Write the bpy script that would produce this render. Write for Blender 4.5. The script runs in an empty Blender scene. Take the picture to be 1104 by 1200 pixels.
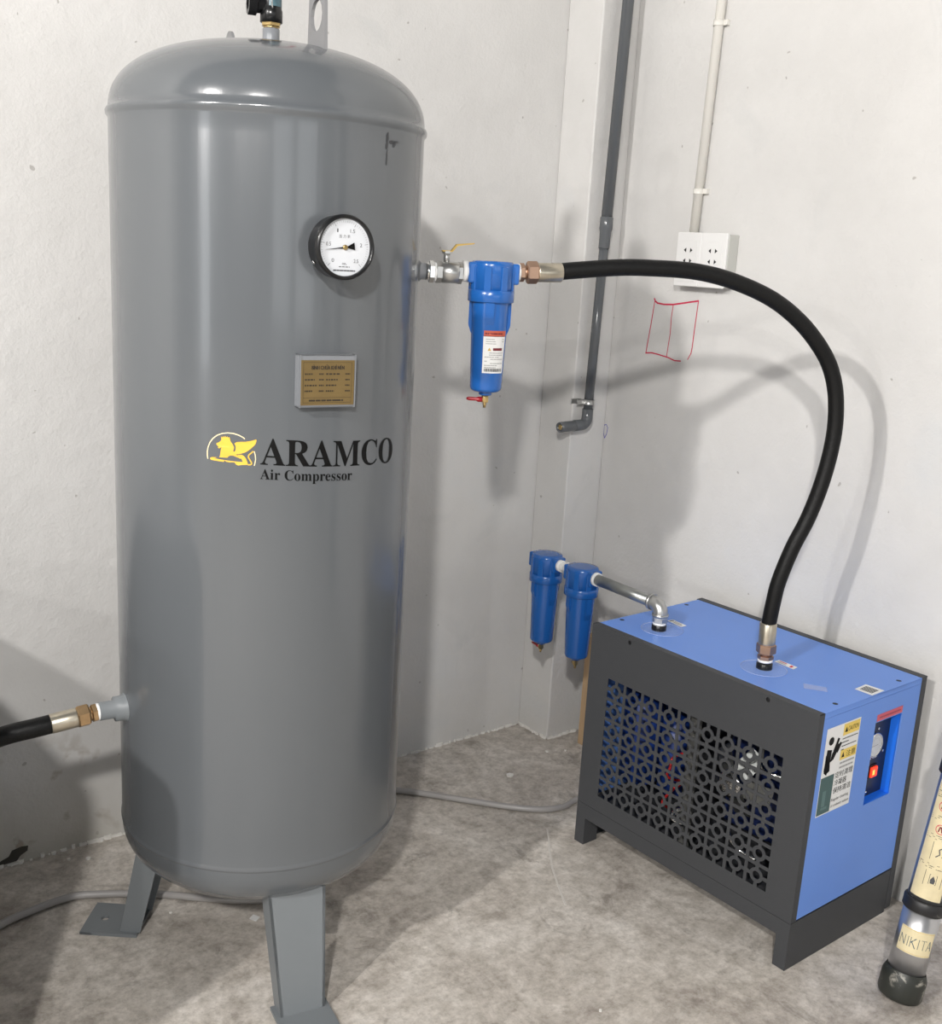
import bpy, bmesh, math, random
from mathutils import Vector, Matrix
random.seed(7)
C = bpy.context.scene.collection
S = bpy.context.scene
R_ = math.radians
PI = math.pi

# ------------------------------------------------------------------ camera
cam = bpy.data.cameras.new('camera')
cam.sensor_fit = 'HORIZONTAL'; cam.sensor_width = 36.0
cam.lens = 1282.995 / 1104 * 36.0
cam.shift_x = 0.00934; cam.shift_y = 0.00796
cam.clip_start = 0.05; cam.clip_end = 100
co = bpy.data.objects.new('camera', cam); C.objects.link(co)
cf = Vector((0.5993182, 0.76488743, -0.23614596)); cr = Vector((0.7940436, -0.60544359, 0.05415543)); cu = Vector((0.10155025, 0.21996653, 0.97020733))
co.matrix_world = Matrix(((cr.x, cu.x, -cf.x, 0), (cr.y, cu.y, -cf.y, 0), (cr.z, cu.z, -cf.z, 1.5), (0, 0, 0, 1)))
S.camera = co

# ------------------------------------------------------------------ world, lamps, exposure
S.view_settings.view_transform = 'Standard'; S.view_settings.look = 'None'
S.view_settings.gamma = 1.0; S.view_settings.use_curve_mapping = False
S.view_settings.exposure = 0.0
world = bpy.data.worlds.new('hall_light'); S.world = world; world.use_nodes = True
bg = world.node_tree.nodes['Background']
bg.inputs[0].default_value = (0.90, 0.95, 1.0, 1); bg.inputs[1].default_value = 0.185

def lamp(loc, power, radius=0.07, col=(1.0, 0.972, 0.94)):
    l = bpy.data.lights.new('hall_lamp', 'POINT'); l.energy = power; l.shadow_soft_size = radius; l.color = col
    o = bpy.data.objects.new('hall_lamp', l); C.objects.link(o); o.location = loc
    return o
lamp((-1.09, -0.965, 2.75), 375)            # nearest lamps of the hall, behind and left of the camera
lamp((-2.30, 0.60, 2.95), 390)
lamp((-6.20, -4.70, 3.60), 380, 0.09)      # lamps farther down the hall
lamp((-11.1, -1.85, 3.30), 520, 0.10)
def fill_light(loc, rot, w, h, power):
    l = bpy.data.lights.new('fill_panel', 'AREA'); l.shape = 'RECTANGLE'; l.size = w; l.size_y = h; l.energy = power; l.color = (0.93, 0.97, 1.0)
    o = bpy.data.objects.new('fill_panel', l); C.objects.link(o); o.location = loc; o.rotation_euler = rot
fill_light((-9.0, -1.25, 1.75), (R_(90), 0, R_(-90)), 1.3, 3.2, 58)      # added tall fill panel, also gives the tank its bright streak
fill_light((-1.0, -9.0, 1.9), (R_(90), 0, 0.0), 6.0, 2.6, 105)            # added wide fill panel behind the camera, brightens the walls

# ------------------------------------------------------------------ shared dimensions
WX, WY = 2.391, 2.510                 # right wall plane x, left wall plane y
COLX, COLY = 2.2497, 2.3691           # boxed column in the corner
TX, TY, TR = 1.0190, 1.9508, 0.2900   # air tank axis and radius
ZS, ZB, DH = 1.715, 0.322, 0.136      # tank seams, dome height

# ------------------------------------------------------------------ materials
def mat(name, col, rough=0.5, metal=0.0, spec=0.5, noise=0.0, nscale=20.0, bump=0.0, bscale=80.0, coat=0.0, emit=None, alpha=1.0, stretch=None, rvar=0.0):
    m = bpy.data.materials.new(name); m.use_nodes = True
    nt = m.node_tree; b = nt.nodes['Principled BSDF']
    b.inputs['Base Color'].default_value = (*col, 1); b.inputs['Roughness'].default_value = rough
    b.inputs['Metallic'].default_value = metal; b.inputs['Specular IOR Level'].default_value = spec
    b.inputs['Coat Weight'].default_value = coat; b.inputs['Coat Roughness'].default_value = 0.08
    b.inputs['Alpha'].default_value = alpha
    if emit: b.inputs['Emission Color'].default_value = (*emit[0], 1); b.inputs['Emission Strength'].default_value = emit[1]
    tc = nt.nodes.new('ShaderNodeTexCoord'); mp = nt.nodes.new('ShaderNodeMapping')
    nt.links.new(tc.outputs['Object'], mp.inputs[0])
    if stretch: mp.inputs['Scale'].default_value = stretch
    if noise:
        n = nt.nodes.new('ShaderNodeTexNoise'); n.inputs['Scale'].default_value = nscale; n.inputs['Detail'].default_value = 5
        nt.links.new(mp.outputs[0], n.inputs['Vector'])
        mx = nt.nodes.new('ShaderNodeMix'); mx.data_type = 'RGBA'
        mx.inputs[6].default_value = (*[max(0, c * (1 - noise)) for c in col], 1)
        mx.inputs[7].default_value = (*[min(1, c * (1 + noise)) for c in col], 1)
        nt.links.new(n.outputs[0], mx.inputs[0]); nt.links.new(mx.outputs[2], b.inputs['Base Color'])
        if rvar:
            mr = nt.nodes.new('ShaderNodeMapRange'); mr.inputs[3].default_value = rough - rvar; mr.inputs[4].default_value = rough + rvar
            nt.links.new(n.outputs[0], mr.inputs[0]); nt.links.new(mr.outputs[0], b.inputs['Roughness'])
    if bump:
        n = nt.nodes.new('ShaderNodeTexNoise'); n.inputs['Scale'].default_value = bscale; n.inputs['Detail'].default_value = 3
        nt.links.new(mp.outputs[0], n.inputs['Vector'])
        bp = nt.nodes.new('ShaderNodeBump'); bp.inputs['Strength'].default_value = bump; bp.inputs['Distance'].default_value = 0.002
        nt.links.new(n.outputs[0], bp.inputs['Height']); nt.links.new(bp.outputs[0], b.inputs['Normal'])
    return m

def ramp(nt, fac, stops):
    r = nt.nodes.new('ShaderNodeValToRGB'); e = r.color_ramp.elements
    while len(e) < len(stops): e.new(0.5)
    for k, (p, c) in enumerate(stops): e[k].position = p; e[k].color = (*c, 1)
    nt.links.new(fac, r.inputs[0]); return r
def noise(nt, vec, scale, detail=6, rough=0.6, dist=0.0):
    n = nt.nodes.new('ShaderNodeTexNoise'); n.inputs['Scale'].default_value = scale; n.inputs['Detail'].default_value = detail
    n.inputs['Roughness'].default_value = rough; n.inputs['Distortion'].default_value = dist
    nt.links.new(vec, n.inputs['Vector']); return n.outputs[0]
def mixc(nt, fac, a, b, mode='MIX'):
    m = nt.nodes.new('ShaderNodeMix'); m.data_type = 'RGBA'; m.blend_type = mode
    for v, i in ((fac, 0), (a, 6), (b, 7)):
        if hasattr(v, 'is_output') or hasattr(v, 'links'): nt.links.new(v, m.inputs[i])
        elif i == 0: m.inputs[0].default_value = v
        else: m.inputs[i].default_value = (*v, 1)
    return m.outputs[2]
def math_(nt, op, a, b=None, clamp=False):
    m = nt.nodes.new('ShaderNodeMath'); m.operation = op; m.use_clamp = clamp
    for k, v in enumerate((a, b)):
        if v is None: continue
        if hasattr(v, 'links'): nt.links.new(v, m.inputs[k])
        else: m.inputs[k].default_value = v
    return m.outputs[0]

def plaster():
    m = bpy.data.materials.new('white_plaster'); m.use_nodes = True; nt = m.node_tree; b = nt.nodes['Principled BSDF']
    tc = nt.nodes.new('ShaderNodeTexCoord'); v = tc.outputs['Object']
    sp = nt.nodes.new('ShaderNodeSeparateXYZ'); nt.links.new(v, sp.inputs[0])
    big = ramp(nt, noise(nt, v, 2.2, 4), [(0.35, (0.585, 0.575, 0.56)), (0.6, (0.63, 0.62, 0.605)), (0.75, (0.605, 0.61, 0.61))])
    # grey worn scuffs
    sc = ramp(nt, noise(nt, v, 5.0, 5, 0.55, 0.6), [(0.62, (0, 0, 0)), (0.74, (1, 1, 1))])
    c1 = mixc(nt, math_(nt, 'MULTIPLY', sc.outputs[0], 0.35), big.outputs[0], (0.50, 0.505, 0.50))
    # small pits and dots
    pt = ramp(nt, noise(nt, v, 42.0, 1, 0.4), [(0.80, (0, 0, 0)), (0.815, (1, 1, 1))])
    c2 = mixc(nt, math_(nt, 'MULTIPLY', pt.outputs[0], 0.6), c1, (0.30, 0.28, 0.26))
    # damp, dirty wall foot with cast shadow painted in: irregular upper edge, strongest left of the tank
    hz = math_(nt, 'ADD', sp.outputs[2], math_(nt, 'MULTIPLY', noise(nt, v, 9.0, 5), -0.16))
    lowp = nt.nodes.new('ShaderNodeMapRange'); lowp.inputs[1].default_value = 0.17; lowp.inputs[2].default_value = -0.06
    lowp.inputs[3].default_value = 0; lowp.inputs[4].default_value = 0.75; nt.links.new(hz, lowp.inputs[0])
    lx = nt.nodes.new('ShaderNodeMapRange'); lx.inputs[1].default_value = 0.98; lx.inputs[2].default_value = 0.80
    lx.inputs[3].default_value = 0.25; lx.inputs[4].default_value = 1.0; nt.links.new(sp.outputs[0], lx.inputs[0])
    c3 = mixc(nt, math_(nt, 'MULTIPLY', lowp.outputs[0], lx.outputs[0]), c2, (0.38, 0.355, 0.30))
    # brown damp stains, only in the low left zone
    st = ramp(nt, noise(nt, v, 13.0, 3, 0.5, 0.4), [(0.60, (0, 0, 0)), (0.69, (1, 1, 1))])
    zn = nt.nodes.new('ShaderNodeMapRange'); zn.inputs[1].default_value = 0.34; zn.inputs[2].default_value = 0.22; nt.links.new(sp.outputs[2], zn.inputs[0])
    xn = nt.nodes.new('ShaderNodeMapRange'); xn.inputs[1].default_value = 0.93; xn.inputs[2].default_value = 0.84; nt.links.new(sp.outputs[0], xn.inputs[0])
    f = math_(nt, 'MULTIPLY', math_(nt, 'MULTIPLY', zn.outputs[0], xn.outputs[0]), math_(nt, 'MULTIPLY', st.outputs[0], 0.65))
    c4 = mixc(nt, f, c3, (0.26, 0.21, 0.16))
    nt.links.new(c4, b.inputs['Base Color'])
    b.inputs['Roughness'].default_value = 0.75; b.inputs['Specular IOR Level'].default_value = 0.3
    h = math_(nt, 'ADD', math_(nt, 'MULTIPLY', noise(nt, v, 22, 4, 0.5), 1.0), math_(nt, 'MULTIPLY', noise(nt, v, 110, 2), 0.35))
    h = math_(nt, 'ADD', h, math_(nt, 'MULTIPLY', pt.outputs[0], -0.4))
    bp = nt.nodes.new('ShaderNodeBump'); bp.inputs['Strength'].default_value = 0.30; bp.inputs['Distance'].default_value = 0.009
    nt.links.new(h, bp.inputs['Height']); nt.links.new(bp.outputs[0], b.inputs['Normal'])
    return m

def concrete():
    m = bpy.data.materials.new('stained_concrete'); m.use_nodes = True; nt = m.node_tree; b = nt.nodes['Principled BSDF']
    tc = nt.nodes.new('ShaderNodeTexCoord'); v = tc.outputs['Object']
    a = ramp(nt, noise(nt, v, 3.4, 12, 0.72, 0.9), [(0.34, (0.38, 0.34, 0.305)), (0.48, (0.57, 0.525, 0.475)), (0.60, (0.68, 0.635, 0.585)), (0.74, (0.76, 0.72, 0.67))])
    fine = ramp(nt, noise(nt, v, 26, 6, 0.7), [(0.34, (0.66, 0.65, 0.63)), (0.62, (1.0, 1.0, 1.0))])
    c = mixc(nt, 1.0, a.outputs[0], fine.outputs[0], 'MULTIPLY')
    # chalky smears
    sm = ramp(nt, noise(nt, v, 9.0, 9, 0.74, 1.8), [(0.56, (0, 0, 0)), (0.68, (1, 1, 1))])
    c = mixc(nt, math_(nt, 'MULTIPLY', sm.outputs[0], 0.45), c, (0.58, 0.55, 0.51))
    dk = ramp(nt, noise(nt, v, 6.0, 9, 0.75, 0.9), [(0.34, (1, 1, 1)), (0.44, (0, 0, 0))])
    c = mixc(nt, math_(nt, 'MULTIPLY', dk.outputs[0], 0.55), c, (0.16, 0.14, 0.12))
    sp2 = ramp(nt, noise(nt, v, 75, 4, 0.75), [(0.36, (0.80, 0.79, 0.78)), (0.50, (1, 1, 1)), (0.66, (1.10, 1.10, 1.09))])
    c = mixc(nt, 0.85, c, sp2.outputs[0], 'MULTIPLY')
    wv = ramp(nt, noise(nt, v, 15, 10, 0.8, 3.0), [(0.57, (0, 0, 0)), (0.62, (1, 1, 1)), (0.66, (0, 0, 0))])
    c = mixc(nt, math_(nt, 'MULTIPLY', wv.outputs[0], 0.30), c, (0.64, 0.61, 0.57))
    nt.links.new(c, b.inputs['Base Color'])
    rr = nt.nodes.new('ShaderNodeMapRange'); rr.inputs[3].default_value = 0.42; rr.inputs[4].default_value = 0.75
    nt.links.new(noise(nt, v, 6, 4), rr.inputs[0]); nt.links.new(rr.outputs[0], b.inputs['Roughness'])
    b.inputs['Specular IOR Level'].default_value = 0.35
    bp = nt.nodes.new('ShaderNodeBump'); bp.inputs['Strength'].default_value = 0.25; bp.inputs['Distance'].default_value = 0.006
    nt.links.new(math_(nt, 'ADD', noise(nt, v, 12, 6, 0.6), math_(nt, 'MULTIPLY', noise(nt, v, 90, 3), 0.3)), bp.inputs['Height']); nt.links.new(bp.outputs[0], b.inputs['Normal'])
    return m

def dirty_rubber(name, base, smear, thr=0.56):
    m = bpy.data.materials.new(name); m.use_nodes = True; nt = m.node_tree; b = nt.nodes['Principled BSDF']
    tc = nt.nodes.new('ShaderNodeTexCoord'); v = tc.outputs['Object']
    k = ramp(nt, noise(nt, v, 26, 5, 0.6, 0.8), [(thr, (0, 0, 0)), (thr + 0.1, (1, 1, 1))])
    nt.links.new(mixc(nt, math_(nt, 'MULTIPLY', k.outputs[0], 0.7), base, smear), b.inputs['Base Color'])
    b.inputs['Roughness'].default_value = 0.45
    return m

M = dict(
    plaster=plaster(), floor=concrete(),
    tank=mat('grey_gloss_paint', (0.104, 0.112, 0.121), 0.22, 0.0, 0.5, noise=0.05, nscale=5, bump=0.10, bscale=60, coat=0.35, stretch=(1, 1, 0.06), rvar=0.05),
    tank_leg=mat('grey_leg_paint', (0.17, 0.185, 0.195), 0.42, 0, 0.45, noise=0.06, nscale=8),
    weld=mat('welded_grey', (0.20, 0.21, 0.225), 0.35, bump=0.5, bscale=90),
    lug=mat('lug_grey', (0.22, 0.22, 0.225), 0.5, noise=0.1, nscale=20),
    black=mat('black_plastic', (0.006, 0.006, 0.0065), 0.28, 0, 0.4, coat=0.1),
    flat_black=mat('flat_black', (0.008, 0.008, 0.009), 0.6),
    ink=mat('black_ink', (0.004, 0.004, 0.004), 0.5, 0, 0.15),
    dial=mat('dial_white', (0.62, 0.64, 0.67), 0.4),
    dial_ink=mat('dial_ink', (0.06, 0.06, 0.065), 0.5),
    gold=mat('gold_sticker', (0.78, 0.47, 0.055), 0.4, 0.0, noise=0.12, nscale=60),
    gold_pale=mat('pale_gold_line', (0.86, 0.72, 0.45), 0.4),
    brass=mat('brass', (0.55, 0.40, 0.18), 0.28, 1.0, noise=0.1, nscale=30),
    plate=mat('brass_plate', (0.19, 0.13, 0.05), 0.38, 0.4, noise=0.25, nscale=25),
    bronze=mat('bronze_nut', (0.42, 0.27, 0.19), 0.32, 0.9, noise=0.15, nscale=60),
    copper=mat('copper_nut', (0.46, 0.31, 0.17), 0.30, 0.9, noise=0.2, nscale=60),
    ferrule=mat('crimped_steel', (0.52, 0.47, 0.38), 0.32, 0.95, noise=0.2, nscale=70),
    steel=mat('galvanised_steel', (0.50, 0.50, 0.49), 0.34, 0.9, noise=0.12, nscale=60),
    steel_dark=mat('dark_steel_pipe', (0.34, 0.35, 0.34), 0.35, 0.9, noise=0.12, nscale=50),
    chrome=mat('chrome', (0.75, 0.75, 0.74), 0.15, 1.0),
    tape=mat('thread_tape', (0.86, 0.86, 0.85), 0.55),
    rubber=mat('black_rubber', (0.0045, 0.0045, 0.0045), 0.48, 0, 0.25, bump=0.4, bscale=200),
    blue=mat('blue_gloss_paint', (0.012, 0.105, 0.38), 0.25, 0, 0.5, coat=0.3, noise=0.08, nscale=20),
    red=mat('red_plastic', (0.30, 0.006, 0.015), 0.3),
    yellow=mat('worn_yellow', (0.55, 0.36, 0.08), 0.5, noise=0.35, nscale=60),
    white=mat('white_paper', (0.76, 0.76, 0.75), 0.5),
    orange=mat('orange_print', (0.52, 0.10, 0.055), 0.5),
    darkred=mat('dark_red_print', (0.16, 0.012, 0.02), 0.5),
    grey_ink=mat('grey_print', (0.34, 0.34, 0.34), 0.6),
    sheet=mat('dark_grey_sheet', (0.046, 0.048, 0.052), 0.55, 0, 0.4, bump=0.25, bscale=400, noise=0.05, nscale=30),
    sheet_edge=mat('dark_grey_sheet_inside', (0.03, 0.031, 0.033), 0.6),
    cabinet=mat('cornflower_sheet', (0.13, 0.27, 0.70), 0.42, 0, 0.45, bump=0.12, bscale=350, noise=0.03, nscale=10),
    recess=mat('bright_blue_recess', (0.012, 0.16, 0.78), 0.5),
    film=mat('clear_film', (0.70, 0.80, 0.98), 0.10, alpha=0.07),
    film_edge=mat('clear_film_edge', (0.45, 0.55, 0.85), 0.15, alpha=0.55),
    red_film=mat('red_translucent_sticker', (0.60, 0.10, 0.14), 0.35),
    sticker_yellow=mat('yellow_print', (0.80, 0.58, 0.12), 0.45),
    sticker_green=mat('dark_green_print', (0.045, 0.10, 0.098), 0.45),
    switch=mat('lit_red_switch', (0.75, 0.03, 0.01), 0.3, emit=((1.0, 0.07, 0.02), 0.8)),
    switch_hot=mat('glowing_switch_window', (0.9, 0.3, 0.05), 0.3, emit=((1.0, 0.42, 0.08), 1.6)),
    navy=mat('navy_panel', (0.012, 0.015, 0.03), 0.35),
    inner_blue=mat('inner_blue_tank', (0.006, 0.03, 0.17), 0.4),
    inner_grey=mat('inner_grey_bracket', (0.10, 0.10, 0.095), 0.5),
    wire_red=mat('red_wire', (0.55, 0.02, 0.02), 0.4),
    pvc_grey=mat('grey_pvc', (0.105, 0.112, 0.12), 0.18, 0, 0.5),
    pvc_white=mat('cream_pvc', (0.72, 0.70, 0.65), 0.35),
    socket=mat('socket_plastic', (0.74, 0.735, 0.725), 0.35),
    socket_side=mat('socket_box_grey', (0.50, 0.50, 0.47), 0.5),
    marker_red=mat('red_marker', (0.55, 0.02, 0.07), 0.6),
    marker_blue=mat('blue_marker', (0.05, 0.05, 0.42), 0.6),
    tube=mat('grey_hose_plastic', (0.33, 0.315, 0.305), 0.35),
    wood=mat('raw_wood', (0.48, 0.33, 0.19), 0.7, noise=0.3, nscale=30, stretch=(1, 1, 0.08)),
    pump=mat('brushed_stainless', (0.52, 0.52, 0.53), 0.32, 0.9, noise=0.08, nscale=30),
    band=dirty_rubber('black_band', (0.012, 0.012, 0.013), (0.10, 0.10, 0.09), 0.60),
    foot_rubber=dirty_rubber('dirty_black_rubber', (0.02, 0.022, 0.018), (0.40, 0.38, 0.33), 0.57),
    cream=mat('cream_label', (0.66, 0.57, 0.36), 0.45, noise=0.18, nscale=35),
    teal=mat('teal_label', (0.06, 0.12, 0.145), 0.35, noise=0.5, nscale=220),
    lampglass=mat('gauge_glass', (0.9, 0.9, 0.9), 0.05, alpha=0.12),
    chip=mat('white_chip', (0.74, 0.72, 0.68), 0.7),
    beige=mat('compressor_paint', (0.36, 0.37, 0.38), 0.4),
)

# ------------------------------------------------------------------ mesh building
class MB:
    def __init__(s): s.b = bmesh.new()
    def _mark(s, f0, smooth, mi=0):
        s.b.faces.ensure_lookup_table()
        for f in s.b.faces[f0:]:
            f.smooth = smooth(f) if callable(smooth) else smooth
            f.material_index = mi
    def box(s, lo, hi, bev=0.0, mi=0, mx=None):
        b = bmesh.new()
        bmesh.ops.create_cube(b, size=1.0)
        for v in b.verts:
            v.co = Vector([lo[k] + (v.co[k] + 0.5) * (hi[k] - lo[k]) for k in range(3)])
        if bev: bmesh.ops.bevel(b, geom=b.edges[:], offset=bev, segments=2, affect='EDGES', profile=0.5)
        for f in b.faces: f.material_index = mi
        if mx: bmesh.ops.transform(b, matrix=mx, verts=b.verts[:])
        s._merge(b); return s
    def _merge(s, b):
        me = bpy.data.meshes.new('tmp'); b.to_mesh(me); b.free(); s.b.from_mesh(me); bpy.data.meshes.remove(me)
    @staticmethod
    def frame(a, b):
        d = (Vector(b) - Vector(a)).normalized()
        u = Vector((0, 0, 1)) if abs(d.z) < 0.9 else Vector((1, 0, 0))
        x = d.cross(u).normalized(); y = x.cross(d).normalized()
        return d, x, y
    def lathe(s, prof, a, b, n=32, mi=0, caps=True, smooth=True, phase=0.0):
        """profile [(distance along a->b, radius)]; radius 0 closes"""
        a = Vector(a); d, x, y = s.frame(a, b)
        rings = []
        for t, r in prof:
            if r < 1e-6: rings.append([s.b.verts.new(a + d * t)])
            else: rings.append([s.b.verts.new(a + d * t + (x * math.cos(2 * PI * (k + phase) / n) + y * math.sin(2 * PI * (k + phase) / n)) * r) for k in range(n)])
        def face(vs, sm):
            try: f = s.b.faces.new(vs); f.smooth = sm; f.material_index = mi
            except ValueError: pass
        for q in range(len(rings) - 1):
            p0, p1 = rings[q], rings[q + 1]
            for k in range(n):
                k2 = (k + 1) % n
                if len(p0) == 1 and len(p1) == 1: continue
                if len(p0) == 1: face([p0[0], p1[k2], p1[k]], smooth)
                elif len(p1) == 1: face([p0[k], p0[k2], p1[0]], smooth)
                else: face([p0[k], p0[k2], p1[k2], p1[k]], smooth)
        if caps:
            if len(rings[0]) > 1: face(list(reversed(rings[0])), False)
            if len(rings[-1]) > 1: face(rings[-1], False)
        return s
    def cyl(s, a, b, r, n=24, mi=0, bev=0.0, caps=True, smooth=True, phase=0.0):
        L = (Vector(b) - Vector(a)).length
        if bev: pr = [(0, r - bev), (bev, r), (L - bev, r), (L, r - bev)]
        else: pr = [(0, r), (L, r)]
        return s.lathe(pr, a, b, n, mi, caps, smooth, phase)
    def hexn(s, a, b, r, mi=0, phase=0.5):
        L = (Vector(b) - Vector(a)).length
        return s.lathe([(0, r * 0.88), (L * 0.12, r), (L * 0.88, r), (L, r * 0.88)], a, b, 6, mi, True, False, phase)
    def tube(s, pts, r, n=16, mi=0, closed_caps=True):
        pts = [Vector(p) for p in pts]; N = len(pts)
        rr = r if isinstance(r, (list, tuple)) else [r] * N
        t0 = (pts[1] - pts[0]).normalized()
        u = Vector((0, 0, 1)) if abs(t0.z) < 0.9 else Vector((1, 0, 0))
        x = t0.cross(u).normalized(); rings = []
        for k in range(N):
            t = (pts[min(k + 1, N - 1)] - pts[max(k - 1, 0)]).normalized()
            x = (x - t * x.dot(t)).normalized(); y = t.cross(x)
            rings.append([s.b.verts.new(pts[k] + (x * math.cos(2 * PI * j / n) + y * math.sin(2 * PI * j / n)) * rr[k]) for j in range(n)])
        for k in range(N - 1):
            for j in range(n):
                f = s.b.faces.new([rings[k][j], rings[k][(j + 1) % n], rings[k + 1][(j + 1) % n], rings[k + 1][j]]); f.smooth = True; f.material_index = mi
        if closed_caps:
            for rg in (rings[0], rings[-1]):
                f = s.b.faces.new(rg); f.material_index = mi
        return s
    def prism(s, poly, z0, z1, mp=None, mi=0):
        """poly 2D (x,y) -> map (x,y,z); extruded between z0 and z1"""
        mp = mp or (lambda x, y, z: (x, y, z))
        ar = sum(poly[i][0] * poly[(i + 1) % len(poly)][1] - poly[(i + 1) % len(poly)][0] * poly[i][1] for i in range(len(poly)))
        if ar < 0: poly = poly[::-1]
        lo = [s.b.verts.new(mp(x, y, z0)) for x, y in poly]; hi = [s.b.verts.new(mp(x, y, z1)) for x, y in poly]
        n = len(poly); fs = [s.b.faces.new(hi), s.b.faces.new(lo[::-1])]
        for k in range(n): fs.append(s.b.faces.new([lo[k], lo[(k + 1) % n], hi[(k + 1) % n], hi[k]]))
        for f in fs: f.material_index = mi
        return s
    def build(s, name, mats, parent=None, loc=None, recalc=True, label=None):
        if recalc: bmesh.ops.recalc_face_normals(s.b, faces=s.b.faces[:])
        big = [f for f in s.b.faces if len(f.verts) > 4]
        if big: bmesh.ops.triangulate(s.b, faces=big)
        me = bpy.data.meshes.new(name); s.b.to_mesh(me); s.b.free()
        for m in (mats if isinstance(mats, (list, tuple)) else [mats]): me.materials.append(M[m] if isinstance(m, str) else m)
        o = bpy.data.objects.new(name, me); C.objects.link(o)
        if parent is not None: o.parent = parent
        if loc is not None: o.location = loc
        if label: o['label'] = label
        return o

def thing(name, label, cat, loc=(0, 0, 0), rotz=0.0, group=None):
    o = bpy.data.objects.new(name, None); C.objects.link(o)
    o.location = loc; o.rotation_euler = (0, 0, rotz); o.empty_display_size = 0.05
    o['label'] = label; o['category'] = cat
    if group: o['group'] = group
    return o
def tag(o, label, cat, group=None):
    o['label'] = label; o['category'] = cat
    if group: o['group'] = group
    return o

def bez(pts, sub=12):
    """Catmull-Rom through pts"""
    P = [Vector(p) for p in pts]; P = [2 * P[0] - P[1]] + P + [2 * P[-1] - P[-2]]; out = []
    for k in range(1, len(P) - 2):
        for j in range(sub):
            t = j / sub
            out.append(0.5 * ((2 * P[k]) + (P[k + 1] - P[k - 1]) * t + (2 * P[k - 1] - 5 * P[k] + 4 * P[k + 1] - P[k + 2]) * t * t + (3 * P[k] - P[k - 1] - 3 * P[k + 1] + P[k + 2]) * t ** 3))
    out.append(P[-2]); return out

_tc = {}
def glyphs(text):
    """2D outline mesh of a string from the built-in font; returns verts, faces, normalised to height box"""
    if text in _tc: return _tc[text]
    c = bpy.data.curves.new('t', 'FONT'); c.body = text; c.resolution_u = 3
    o = bpy.data.objects.new('t', c); C.objects.link(o)
    bpy.context.view_layer.update()
    me = bpy.data.meshes.new_from_object(o.evaluated_get(bpy.context.evaluated_depsgraph_get()))
    vs = [(v.co.x, v.co.y) for v in me.vertices]; fs = [tuple(p.vertices) for p in me.polygons]
    bpy.data.objects.remove(o); bpy.data.curves.remove(c); bpy.data.meshes.remove(me)
    x0 = min(v[0] for v in vs); x1 = max(v[0] for v in vs)
    _tc[text] = ([((x - x0) / (x1 - x0), y) for x, y in vs], fs); return _tc[text]
def add_text(mb, text, x0, x1, y0, cap, mp, z, mi=0, capu=0.70):
    """place text so that it spans x0..x1 with baseline y0 and capital height cap; mp maps (x,y,z) to 3D"""
    vs, fs = glyphs(text)
    V = [mb.b.verts.new(mp(x0 + x * (x1 - x0), y0 + y / capu * cap, z)) for x, y in vs]
    for f in fs:
        try: q = mb.b.faces.new([V[k] for k in f]); q.material_index = mi
        except ValueError: pass
def bars(mb, x0, x1, y, h, mp, z, mi=0, gap=0.18, seed=0, n=None):
    """illegibly small print: short word-length strokes"""
    r = random.Random(seed); x = x0; L = x1 - x0
    while x < x1 - L * 0.04:
        w = min(r.uniform(0.1, 0.3) * L, x1 - x)
        quad(mb, x, y, x + w, y + h, mp, z, mi); x += w + L * gap * 0.35
def quad(mb, xa, ya, xb, yb, mp, z, mi=0):
    f = mb.b.faces.new([mb.b.verts.new(mp(*q, z)) for q in ((xa, ya), (xb, ya), (xb, yb), (xa, yb))]); f.material_index = mi
def poly(mb, pts, mp, z, mi=0):
    f = mb.b.faces.new([mb.b.verts.new(mp(x, y, z)) for x, y in pts]); f.material_index = mi
def disc(mb, cx, cy, r, mp, z, mi=0, n=24, r0=0.0):
    for k in range(n):
        a, b = 2 * PI * k / n, 2 * PI * (k + 1) / n
        if r0: poly(mb, [(cx + r0 * math.cos(a), cy + r0 * math.sin(a)), (cx + r * math.cos(a), cy + r * math.sin(a)), (cx + r * math.cos(b), cy + r * math.sin(b)), (cx + r0 * math.cos(b), cy + r0 * math.sin(b))], mp, z, mi)
        else: poly(mb, [(cx, cy), (cx + r * math.cos(a), cy + r * math.sin(a)), (cx + r * math.cos(b), cy + r * math.sin(b))], mp, z, mi)
def pol(r, az, z): return (r * math.cos(R_(az)), r * math.sin(R_(az)), z)

# ------------------------------------------------------------------ the hall
def struct(name, mb, m, **k):
    o = mb.build(name, m, **k); o['kind'] = 'structure'; return o
struct('floor', MB().box((-22, -16, -0.2), (3.2, 3.2, 0.0)), 'floor')
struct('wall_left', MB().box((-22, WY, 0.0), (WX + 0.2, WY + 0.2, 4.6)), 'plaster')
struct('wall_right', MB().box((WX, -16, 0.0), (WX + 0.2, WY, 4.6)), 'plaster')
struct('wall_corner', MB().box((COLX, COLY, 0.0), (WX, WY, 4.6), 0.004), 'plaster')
# the far ends of the hall, behind the camera, with tall openings to daylight
e = MB()
for y0, y1 in ((-16, -13.2), (-9.4, -7.6), (-4.2, -2.8), (0.6, 2.51)): e.box((-22.2, y0, 0), (-22, y1, 4.6))
struct('wall_far', e, 'plaster')
e = MB()
for x0, x1 in ((-22, -17), (-13, -11), (-7, -5.4), (-1.8, 2.39)): e.box((x0, -16.2, 0), (x1, -16, 4.6))
struct('wall_near', e, 'plaster')

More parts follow.
